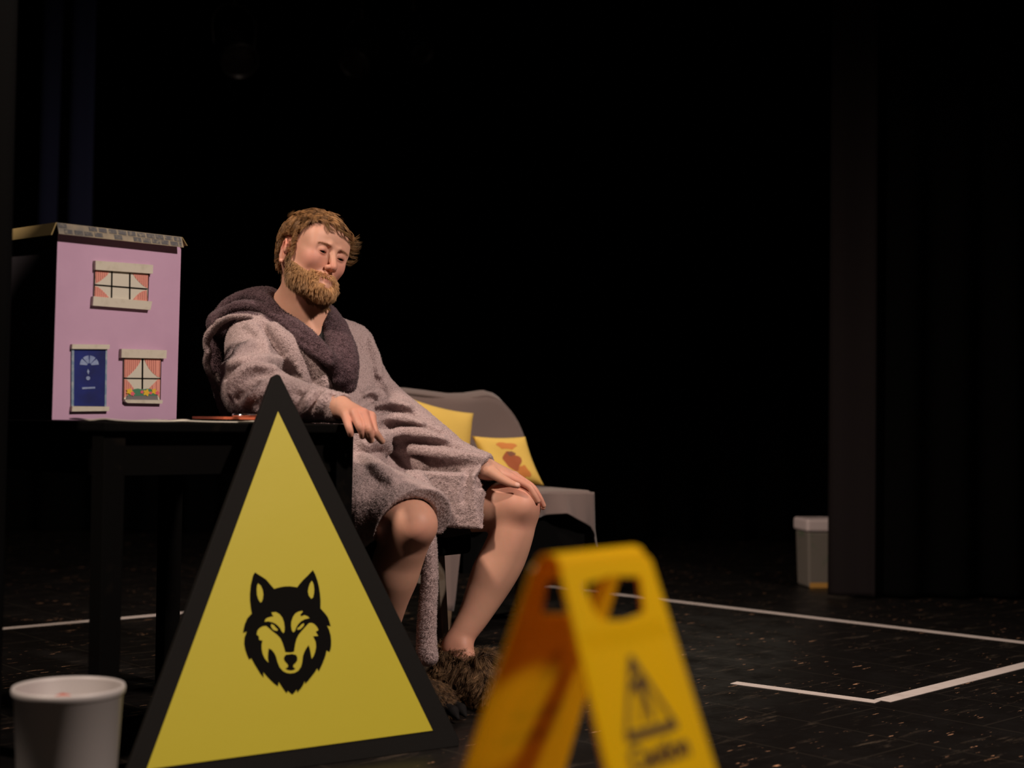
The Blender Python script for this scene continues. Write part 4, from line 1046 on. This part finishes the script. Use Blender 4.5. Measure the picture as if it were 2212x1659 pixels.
# ------------------------------------------------------------------ fur slippers
M['fur'] = mat('fur', (.5, .5, .5), .75, attr='tint', spec=.25)
def slipper(ax_, toe, ears_, claws, label, hl_len, n, sc_=1.0):
    S = SDF(); heel = ax_*np.array([1, 1, 0])+Z*.055; t0 = toe*np.array([1, 1, 0])+Z*.045; d = nrm((t0-heel)*np.array([1, 1, 0])); sd_ = np.array([-d[1], d[0], 0])
    S.cone(heel-d*.02, t0-d*.03, .050*sc_, .056*sc_, .03)
    for k in (-1, 0, 1): S.ball(t0+d*(.012-.012*abs(k))+sd_*k*.036*sc_-Z*.008/sc_, .034*sc_, .012)
    S.cone(ax_-Z*.030, heel, .046, .055, .03); S.cone(ax_-Z*.055, t0+Z*.004/sc_, .050*sc_, .052*sc_, .03)
    for e in ears_: S.ball(e, .024, .012)
    S.plane((0, 0, .004), -Z, .006)
    c = (heel+t0)/2
    V, Q = extract(S, c-.24, c+.24, .004); nn = vnormals(V, Q)
    o_col = np.tile((.035, .022, .013), (len(V), 1))
    p, f = sample(V, Q, n); q = nn[Q[f, 0]]
    fl = d*.7-Z*.85+np.stack([vnoise(p, 30, 8), vnoise(p, 30, 9), vnoise(p, 30, 10)], 1)*.9+np.stack([vnoise(p, 110, 18), vnoise(p, 110, 19), vnoise(p, 110, 20)], 1)*.8
    ks = p[:, 2] > .012; p = p[ks]; q = q[ks]; fl = fl[ks]
    pts = [p]; dd = q*.7+fl*.45
    for k in range(4):
        dd = dd/np.linalg.norm(dd, axis=1, keepdims=True); pts.append(pts[-1]+dd*(hl_len/4)*(.7+.6*vnoise(p, 200, 3))[:, None]); dd = dd+fl*.35+RNG.normal(0, .12, p.shape)
    PP = np.stack(pts, 1); PP[:, :, 2] = np.maximum(PP[:, :, 2], .002); SV, SQ = strands(PP, np.full(len(p), .00048))
    tone = .5+.5*vnoise(p, 35, 12)+.35*RNG.normal(0, 1, len(p)); tone = np.clip(tone, 0, 1)[:, None]
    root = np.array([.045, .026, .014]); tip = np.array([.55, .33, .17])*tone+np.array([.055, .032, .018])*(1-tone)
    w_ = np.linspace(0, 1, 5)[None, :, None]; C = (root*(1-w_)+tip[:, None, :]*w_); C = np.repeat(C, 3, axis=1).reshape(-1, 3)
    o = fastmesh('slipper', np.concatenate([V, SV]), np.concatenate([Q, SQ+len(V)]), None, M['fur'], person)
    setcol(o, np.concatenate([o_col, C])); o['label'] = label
    for k in claws:
        b = t0+sd_*k*.034+d*(.040-.012*abs(k))+Z*(-.012); cl = SDF(); cl.chain([(b, .015), (b+d*.026-Z*.004, .012), (b+d*.044-Z*.018, .005)], .01)
        cv, cq = extract(cl, b-.07, b+.07, .002); fastmesh('claw', cv, cq, None, M['claw'], o)
    return o
M['claw'] = mat('claw', (.008, .007, .007), .85, spec=.2)
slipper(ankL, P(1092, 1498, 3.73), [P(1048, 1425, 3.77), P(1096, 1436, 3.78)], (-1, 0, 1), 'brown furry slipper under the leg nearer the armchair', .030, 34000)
slipper(ankR, P(944, 1528, 3.60), [], (-1, 0, 1), 'brown furry slipper with black claws half hidden by the sign', .018, 16000, .68)
print('slippers', round(time.time()-T0, 1))

# ------------------------------------------------------------------ hair and beard
M['hair'] = mat('hair', (.3, .2, .1), .42, attr='tint', spec=.45); M['hair'].node_tree.nodes['Principled BSDF'].inputs['Anisotropic'].default_value = .3
hv, hq = parts_[0]; hnn = vnormals(hv, hq)
def hair_mask(p):
    f, l, u = hl(p).T; al = np.abs(l)
    lim = np.where(u > .062, .050+(u-.062)*1.1, np.where(u > .015, .014+(u-.015)*.76, .010))
    lim = lim+.010*((al < .035) & (u > .06))
    m = (f < lim) & (u > -.02)
    m |= (f < -.040) & (u > -.052)
    m |= (f < .023) & (f > .012) & (u > -.03) & (al > .05)
    ear = ((f > -.034) & (f < .011) & (u < .022)) & (al > .040); m &= ~ear
    return m.astype(float)
def grow(p, n, flow, length, lift, S_, clumps, curl, cl_pull, wave=0.0, bounce=None):
    N = len(p); ci = RNG.choice(N, clumps, replace=False); 
    own = np.empty(N, int)
    for s in range(0, N, 2000): own[s:s+2000] = ((p[s:s+2000, None]-p[ci][None])**2).sum(2).argmin(1)
    ph = RNG.random(clumps)*6.28; jit = RNG.normal(0, .22, (clumps, 3)); ln_ = .75+.5*RNG.random(clumps)
    L = length*ln_[own]*(.85+.3*RNG.random(N)); pts = [p+n*.0003]; cur = p.copy(); d = n*.8+flow(p)*.6
    for k in range(1, S_):
        t = k/(S_-1); fl = flow(cur)+jit[own]
        d = d*.45+fl*.75+RNG.normal(0, .05, p.shape); d /= np.linalg.norm(d, axis=1, keepdims=True)
        sd = np.cross(d, n); sd /= np.linalg.norm(sd, axis=1, keepdims=True)+1e-9
        cur = cur+d*(L/(S_-1))[:, None]+sd*(wave*np.cos(ph[own]+t*curl)*L/(S_-1))[:, None]+n*(wave*.6*np.sin(ph[own]+t*curl)*L/(S_-1))[:, None]
        sdv = body.eval(cur, HO, .19); g_ = cur-(HO+U_*.01); g_ /= np.linalg.norm(g_, axis=1, keepdims=True)
        want = lift(t)*(.75+.5*((own*37) % 100)/100)
        cur = cur+g_*(np.clip(want-sdv, -.0025, .01))[:, None]
        pts.append(cur.copy())
    PP = np.stack(pts, 1)
    w_ = np.linspace(0, cl_pull, S_)[None, :, None]; cen = np.zeros((clumps, S_, 3)); cnt = np.zeros(clumps)
    np.add.at(cen, own, PP); np.add.at(cnt, own, 1); cen /= np.maximum(cnt, 1)[:, None, None]
    return PP*(1-w_)+cen[own]*w_, own
def hair_flow(p):
    q = hl(p); f, l, u = q.T; r = np.zeros_like(p)
    top = np.clip((u-.03)/.06, 0, 1)
    fr = np.clip((f+.02)/.08, 0, 1)
    side = np.sign(l)*np.clip(np.abs(l)/.05, 0, 1)
    r = (F_[None]*(.75*top-.25*(1-top)*np.clip((-.03-f)/.03, 0, 1))[:, None] + L_[None]*(.25*top+.35*side*(.4+.6*top))[:, None] - U_[None]*(.85*(1-top)+.28*top*fr)[:, None])
    wv = np.stack([vnoise(p, 45, 21), vnoise(p, 45, 22), vnoise(p, 45, 23)], 1)*.42
    return r+wv
p, f = sample(hv, hq, 46000, hair_mask); q = hnn[hq[f, 0]]
fq, lq, uq = hl(p).T; nearear = (np.abs(fq+.010) < .026) & (uq < .048) & (np.abs(lq) > .04); PP, own = grow(p, q, hair_flow, np.where(nearear, .0055, np.where(uq < .05, .014, .028)), lambda t: .003+.010*math.sin(math.pi*min(1, t*.9+.05)), 8, 620, 5.0, .16, .48)
SV, SQ = strands(PP, np.full(len(p), .00025))
tone = .45+.30*vnoise(p, 60, 77)+.28*vnoise(p, 150, 78)+.14*(RNG.random(620)-.5)[own]+RNG.normal(0, .15, len(p))
colh = np.array([.060, .027, .010])[None]+(np.array([.66, .355, .145])-np.array([.060, .027, .010]))[None]*np.clip(tone, 0, 1)[:, None]
C = np.repeat(colh, 24, axis=0)
# underlying cap
capS = SDF(); capS.ell(hd(-.008, 0, .026), HR, (.1035, .083, .0925), .02)
cv, cq = extract(capS, HO-.16, HO+.16, .003, keep=lambda c: hair_mask(HO+(c-HO)*.93+F_*.006) > .5)
hair = fastmesh('hair', np.concatenate([cv, SV]), np.concatenate([cq, SQ+len(cv)]), None, M['hair'], person)
setcol(hair, np.concatenate([np.tile((.060, .030, .012), (len(cv), 1)), C]))
# a few long curls over the forehead and beside the far temple
lk = []
def lock(root, turns, n, spread, length, dir0, seed, rad=.010):
    rg = np.random.default_rng(seed)
    for i in range(n):
        p0 = root+rg.normal(0, spread, 3); pts = []; t0 = rg.random()*.6; rr = rad*(.75+.5*rg.random()); a = dir0/np.linalg.norm(dir0); b = np.cross(a, F_); b /= np.linalg.norm(b)+1e-9; c = F_
        for k in range(10):
            t = k/9; th = turns*2*math.pi*t+t0
            pts.append(p0+a*length*t+b*rr*(math.sin(th)-math.sin(t0))+c*rr*.7*(math.cos(th)-math.cos(t0))*-1)
        lk.append(pts)
for i, (f_, l_, u_) in enumerate([(.076, -.034, .070), (.077, -.032, .071), (.086, -.004, .074), (.084, .012, .074), (.078, .028, .070), (.066, .044, .062)]):
    lock(hd(f_+.004, l_, u_), .70, 34, .0014, .026, -U_*.9+F_*.25+L_*(.5-.9*(i == 0)), 50+i, .008)
for i in range(26):
    rg = np.random.default_rng(90+i); f_ = rg.uniform(.015, .062); u_ = rg.uniform(.0, .075)
    lock(hd(f_, .072+.004*rg.random(), u_), rg.uniform(.4, .9), 14, .0016, .026, L_*1.0+F_*rg.uniform(.2, .9)-U_*rg.uniform(-.2, .8), 130+i, .007)
lkA = np.array(lk); SV, SQ = strands(lkA, np.full(len(lkA), .00034))
o = fastmesh('curls', SV, SQ, None, M['hair'], hair)
tn = RNG.random(len(lkA)); setcol(o, np.repeat(np.array([.12, .06, .02])[None]+np.array([.25, .15, .06])[None]*tn[:, None], 30, axis=0))
# beard
def beard_mask(p):
    f, l, u = hl(p).T; al = np.abs(l)
    edge = np.where(f < .016, -.026, np.where(f < .072, -.040-(f-.009)*.42, -.058))
    m = (u < edge) & (u > -.135) & (f > -.002-(u+.02)*.10) & (al < .085)
    lips = ((u > -.0900) & (u < -.0715) & (al < .0225) & (f > .078))
    soft = ((u > -.098) & (u <= -.0895) & (al < .010) & (f > .08))
    m &= ~lips & ~soft; m &= ~((f > .083) & (u > -.0585))
    m &= ~((f > .090) & (u > -.062) & (al < .006))
    neck = (u < -.105) & (f < .02); m &= ~neck
    return m*np.where((u > -.068) & (f > .08), .7, 1.)
def beard_flow(p):
    f, l, u = hl(p).T
    mus = ((u > -.07) & (f > .078)).astype(float)
    r = -U_[None]*(1.0-.35*mus)[:, None]+F_[None]*(.30)+L_[None]*(np.sign(l)*(.10+.75*mus))[:, None]
    return r+np.stack([vnoise(p, 70, 31), vnoise(p, 70, 32), vnoise(p, 70, 33)], 1)*.40
p, f = sample(hv, hq, 24000, beard_mask); q = hnn[hq[f, 0]]
fl_ = hl(p); chin = np.clip((-.045-fl_[:, 2])/.05, 0, 1)
mus = (fl_[:, 2] > -.068) & (fl_[:, 0] > .078)
LEN = np.where(mus, .0085, .0085+.0095*chin)
N = len(p); ci = RNG.choice(N, 700, replace=False); own = np.empty(N, int)
for s in range(0, N, 2000): own[s:s+2000] = ((p[s:s+2000, None]-p[ci][None])**2).sum(2).argmin(1)
jit = RNG.normal(0, .22, (700, 3)); cur = p.copy(); pts = [p]; d = q*1.1+beard_flow(p)*.5
d /= np.linalg.norm(d, axis=1, keepdims=True)
L = LEN*(.65+.7*RNG.random(N))
for k in range(5):
    cur = cur+d*(L/5)[:, None]; pts.append(cur.copy()); d = d+(beard_flow(cur)+jit[own])*.42+RNG.normal(0, .07, p.shape); d /= np.linalg.norm(d, axis=1, keepdims=True)
PP = np.stack(pts, 1); cen = np.zeros((700, 6, 3)); cnt = np.zeros(700); np.add.at(cen, own, PP); np.add.at(cnt, own, 1); cen /= np.maximum(cnt, 1)[:, None, None]
w_ = np.linspace(0, .30, 6)[None, :, None]; PP = PP*(1-w_)+cen[own]*w_
SV, SQ = strands(PP, np.where(mus, .00026, .00034))
front = np.clip((fl_[:, 0]-.01)/.07, 0, 1); tone = np.clip(.25+.55*front+RNG.normal(0, .18, N), 0, 1)  # beard darkens toward the back, its shade put into the hair colour
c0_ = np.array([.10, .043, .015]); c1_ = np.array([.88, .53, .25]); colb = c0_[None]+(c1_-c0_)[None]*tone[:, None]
bS = SDF(); bS.ops = [o for o in body.ops]
beard = fastmesh('beard', SV, SQ, None, M['hair'], person)
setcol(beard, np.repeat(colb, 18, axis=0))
# eyebrows
for s in (-1, 1):
    n_ = 150; t = RNG.random(n_); l_ = s*(.016+.036*t); u_ = .0125+.0045*np.sin(t*2.4)-.005*t+RNG.normal(0, .0016, n_)
    R0 = HO+F_*.13+l_[:, None]*L_+u_[:, None]*U_
    for _ in range(30): R0 = R0-F_[None]*body.eval(R0, HO, .19)[:, None]*.8
    dirs = L_*s+U_*.25+F_*.35+RNG.normal(0, .2, R0.shape); dirs /= np.linalg.norm(dirs, axis=1, keepdims=True)
    PP = np.stack([R0-dirs*.001, R0+dirs*.003, R0+dirs*.0055+L_*s*.001-F_*.001], 1)
    SV, SQ = strands(PP, np.full(n_, .00020)); o = fastmesh('eyebrow', SV, SQ, None, M['hair'], person); setcol(o, np.tile((.42, .22, .11), (len(SV), 1)))
print('hair', round(time.time()-T0, 1))

# ------------------------------------------------------------------ the man's chair
fd = nrm(np.array([.80, -.60, 0])); ld = np.array([-fd[1], fd[0], 0]); SC = np.array([-.444, 3.98, 0]); SH = .432
M['chair_wood'] = mat('chair_wood', (.13, .105, .08), .5, noise=(30, (.08, .055, .035), .5, .7))
chair = empty('chair', SC); tag(chair, 'plain wooden chair with dark seat underneath the seated man', 'chair')
S = SDF(); S.box(SC+Z*(SH-.022)+fd*.015+ld*.035, np.stack([fd, ld, Z]), (.195, .215, .016), .016, .001)
V, Q = extract(S, SC+np.array([-.35, -.35, .35]), SC+np.array([.35, .35, .5]), .005); fastmesh('seat', V, Q, None, M['black_cloth'], chair)
for i in (-1, 1):
    for j in (-1, 1):
        top_ = SC+fd*i*.175+ld*j*.165+Z*(SH-.04); bot = top_*np.array([1, 1, 0])+fd*i*.03+ld*j*.012
        b = MB(); hw_ = .016
        b.hexa([bot+fd*a*.013+ld*c*.013 for a, c in ((-1, -1), (1, -1), (1, 1), (-1, 1))]+[top_+fd*a*hw_+ld*c*hw_ for a, c in ((-1, -1), (1, -1), (1, 1), (-1, 1))])
        b.build('leg', M['chair_wood'], chair, bevel=.003)
for j in (-1, 1):
    MB().tube(catmull([SC-fd*.19+ld*j*.165+Z*(SH-.03), SC-fd*.22+ld*j*.165+Z*.62, SC-fd*.30+ld*j*.16+Z*.84], 5), .013, 10).build('back_post', M['chair_wood'], chair, True)
MB().tube(catmull([SC-fd*.29+ld*.16+Z*.80, SC-fd*.325+Z*.81, SC-fd*.29-ld*.16+Z*.80], 6), .018, 10).build('back_rail', M['chair_wood'], chair, True)

# ------------------------------------------------------------------ draped armchair behind
AC = np.array([-.02, 5.62, 0])
arm = empty('armchair', AC); tag(arm, 'armchair covered in a grey brown cloth standing behind the man', 'armchair')
fa_ = nrm(np.array([.5, -.87, 0])); la_ = np.array([-fa_[1], fa_[0], 0])
FR = np.array([.305, 5.30, 0]); AW, AD, AZ = .61, .52, .505
arm.location = tuple(FR-la_*AW/2-fa_*AD/2)
def AP(f, l, z): return FR-la_*(AW-l)-fa_*(AD-f)+Z*z      # f 0 back..AD front, l 0 left..AW right
AR = np.stack([fa_, la_, Z])
S = SDF()
S.box(AP(AD/2, AW/2, AZ-.022), AR, (AD/2-.015, AW/2-.015, .004), .018, .001)
seatdrape = SDF(); seatdrape.ops = list(S.ops)
tops = [(0.0, .880), (.08, .882), (.17, .874), (.26, .864), (.345, .868), (.425, .880), (.467, .870), (.497, .850), (.54, .806), (.57, .76), (.60, .68), (.625, .58)]
# back: slab with a waved top edge
bk = []
prof = tops
nl = len(prof)
def back_top(l):
    ls = [a for a, b in prof]; return float(np.interp(l, ls, [b for a, b in prof]))
nx, nz = 46, 26; V = []; F = []
for s in (0, 1):
    for i in range(nx+1):
        l = AW*1.015*i/nx-.005; zt = back_top(l)
        for j in range(nz+1):
            t = j/nz; z = .46+(zt-.46)*t
            edge = max(0, 1-((zt-z)/.035)) if zt-z < .035 else 0
            side_ = max(0, 1-(AW-l)/.03) if AW-l < .03 else 0
            th_ = .045*(1-.75*edge**2)*(1-.6*side_**2)
            lean_ = -.10*(z-.46)
            rip = .006*math.sin(l*23+z*9)+.005*math.sin(l*9-z*17)
            f_ = lean_+.03+(th_ if s else -th_)+rip
            V.append(AP(f_, l, z))
k = (nx+1)*(nz+1)
for i in range(nx):
    for j in range(nz):
        q = (i*(nz+1)+j, (i+1)*(nz+1)+j, (i+1)*(nz+1)+j+1, i*(nz+1)+j+1); F.append(q); F.append(tuple(x+k for x in q[::-1]))
for i in range(nx):
    for j in (0, nz): a = i*(nz+1)+j; b = (i+1)*(nz+1)+j; F.append((a, b, b+k, a+k) if j else (a, a+k, b+k, b))
for j in range(nz):
    for i in (0, nx): a = i*(nz+1)+j; b = a+1; F.append((a, b, b+k, a+k) if not i else (a, a+k, b+k, b))
bko = meshobj('backrest', V, F, M['sofa'], arm, True)
bm = bmesh.new(); bm.from_mesh(bko.data); bmesh.ops.recalc_face_normals(bm, faces=bm.faces); bm.to_mesh(bko.data); bm.free()
# piping ridge along the top of the cover
pts = [AP(.03-.10*(back_top(l)-.46)+.038, l, back_top(l)-.022) for l in np.linspace(0, AW, 40)]
MB().tube(pts, .007, 8).build('cover_hem', M['sofa'], bko, True)
V, Q = extract(seatdrape, AP(AD/2, AW/2, AZ)-.5, AP(AD/2, AW/2, AZ)+.5, .008); fastmesh('seat', V, Q, None, M['sofa'], arm)
# skirt of the thrown cloth, uneven at its foot
def skirt(path, zf, name):
    n = 90; V = []; F = []; P0 = [np.array(p, float) for p in path]; L = [0]
    for a, b in zip(P0[:-1], P0[1:]): L.append(L[-1]+np.linalg.norm(b-a))
    nz_ = 16
    for s in (0, 1):
        for i in range(n+1):
            t = i/n; x = t*L[-1]; kk = max(j for j in range(len(P0)-1) if L[j] <= x+1e-9)
            d = nrm(P0[kk+1]-P0[kk]); nn_ = np.array([d[1], -d[0], 0]); p = P0[kk]+d*(x-L[kk]); zb = zf(t)
            for j in range(nz_+1):
                u = j/nz_; z = AZ-.008+(zb-AZ+.008)*u
                a = (.006+.022*u)*(math.sin(x*34)+.5*math.sin(x*57+1))*.6+.012+.02*u
                V.append(p+nn_*(a+(.004 if s else 0))+Z*z)
    k = (n+1)*(nz_+1)
    for i in range(n):
        for j in range(nz_):
            q = (i*(nz_+1)+j, (i+1)*(nz_+1)+j, (i+1)*(nz_+1)+j+1, i*(nz_+1)+j+1); F.append(q); F.append(tuple(x+k for x in q[::-1]))
    for i in range(n):
        for j in (0, nz_): a = i*(nz_+1)+j; b = (i+1)*(nz_+1)+j; F.append((a, b, b+k, a+k))
    for j in range(nz_):
        for i in (0, n): a = i*(nz_+1)+j; F.append((a, a+1, a+1+k, a+k))
    o = meshobj(name, V, F, M['sofa'], arm, True)
    bm = bmesh.new(); bm.from_mesh(o.data); bmesh.ops.recalc_face_normals(bm, faces=bm.faces); bm.to_mesh(o.data); bm.free()
def zf(t): return float(np.interp(t, [0, .05, .11, .16, .21, .45, .72, .88, .96, 1], [.42, .34, .10, .09, .40, .40, .425, .37, .285, .29]))
skirt([AP(AD*.8, 0, 0), AP(AD, 0, 0), AP(AD, AW, 0), AP(AD*.85, AW+.005, 0)], zf, 'cover_skirt')
MB().box(AP(AD/2+.01, AW/2+.03, AZ-.165), fa_, la_, Z, AD/2-.03, AW/2-.05, .125).build('seat_liner', M['sofa_dark'], arm)  # added black liner box filling the dark space below the skirt
for f_ in (.045, AD-.045):
    for l_ in (.045, AW-.045):
        b = MB(); t_ = AP(f_, l_, AZ-.15); o_ = AP(f_, l_, 0)+la_*(.02 if l_ > .3 else -.02)
        b.hexa([o_+fa_*a*.013+la_*c*.013 for a, c in ((-1, -1), (1, -1), (1, 1), (-1, 1))]+[t_+fa_*a*.02+la_*c*.02 for a, c in ((-1, -1), (1, -1), (1, 1), (-1, 1))])
        b.build('leg', M['wood'], arm, bevel=.003)
for l_ in (.045, AW-.045): MB().box(AP(AD/2, l_, .17), fa_, la_, Z, AD/2-.05, .008, .014).build('stretcher', M['pale_wood'], arm)
# cushions
def cushion(c, ax, ay, n, hw_, hh_, th_, label, art=False):
    NX = 22; V = []; F = []
    for s in (1, -1):
        for i in range(NX+1):
            for j in range(NX+1):
                x = 2*i/NX-1; y = 2*j/NX-1; e = max(0, (1-x**4)*(1-y**4))**.55
                sx = x*(1-.07*(1-y*y)); sy = y*(1-.07*(1-x*x))
                V.append(c+ax*hw_*sx+ay*hh_*sy+n*s*(th_*e+.0015)+n*.004*math.sin(x*5+y*3)*e)
    k = (NX+1)**2
    for i in range(NX):
        for j in range(NX):
            q = (i*(NX+1)+j, (i+1)*(NX+1)+j, (i+1)*(NX+1)+j+1, i*(NX+1)+j+1); F.append(q); F.append(tuple(x+k for x in q[::-1]))
    for i in range(NX):
        for j in (0, NX): a = i*(NX+1)+j; b = (i+1)*(NX+1)+j; F.append((a, b, b+k, a+k)); a = j*(NX+1)+i; F.append((a, a+1, a+1+k, a+k))
    o = meshobj('cushion', V, F, M['pillow'], None, True)
    bm = bmesh.new(); bm.from_mesh(o.data); bmesh.ops.recalc_face_normals(bm, faces=bm.faces); bm.to_mesh(o.data); bm.free()
    tag(o, label, 'cushion', 'yellow cushions on the armchair')
    if art:
        def CP(x, y):
            e = max(0, (1-x**4)*(1-y**4))**.55; return c+ax*hw_*x*(1-.07*(1-y*y))+ay*hh_*y*(1-.07*(1-x*x))+n*(th_*e+.0025)+n*.004*math.sin(x*5+y*3)*e
        def patch(name, cx, cy, rx_, ry_, m, j=.2):
            pts = [(cx+rx_*(1+j*math.sin(3*a+cx*9))*math.cos(a), cy+ry_*(1+j*math.cos(4*a+cy*7))*math.sin(a)) for a in np.arange(20)*math.pi/10]
            V = [CP(cx, cy)]+[CP(*q) for q in pts]+[CP(cx+(q[0]-cx)*.5, cy+(q[1]-cy)*.5) for q in pts]
            F = []
            for i in range(20):
                i2 = (i+1) % 20; F.append((0, 21+i, 21+i2)); F.append((21+i, 1+i, 1+i2, 21+i2))
            meshobj(name, V, F, m, o, True)
        patch('printed_patch', .05, .55, .38, .16, M['print_orange']); patch('printed_patch', .05, -.12, .34, .38, M['print_brown'])
        patch('printed_patch', .36, -.55, .22, .26, M['print_orange']); patch('printed_patch', .10, .20, .16, .10, M['print_dark'])
    return o
M['print_orange'] = mat('print_orange', (.62, .22, .05), .85); M['print_brown'] = mat('print_brown', (.38, .10, .035), .85); M['print_dark'] = mat('print_dark', (.22, .09, .05), .85)
tl1 = nrm(fa_*.30+Z); 
cushion(AP(.200, .125, AZ+.158), nrm(la_-Z*.20), nrm(Z-fa_*.28+la_*.20), nrm(fa_+Z*.28), .145, .160, .055, 'plain yellow cushion leaning on the armchair back, half behind the sleeve')
cx_ = nrm(la_*.95+fa_*.30); cz_ = nrm(Z*1.0-cx_*.28-fa_*.25); cn_ = nrm(np.cross(cx_, cz_)); cn_ = cn_ if np.dot(cn_, fa_) > 0 else -cn_
cushion(AP(.25, .400, AZ+.102), cx_, cz_, cn_, .104, .100, .040, 'yellow cushion with orange brown print standing on the armchair seat', True)
print('all', round(time.time()-T0, 1))
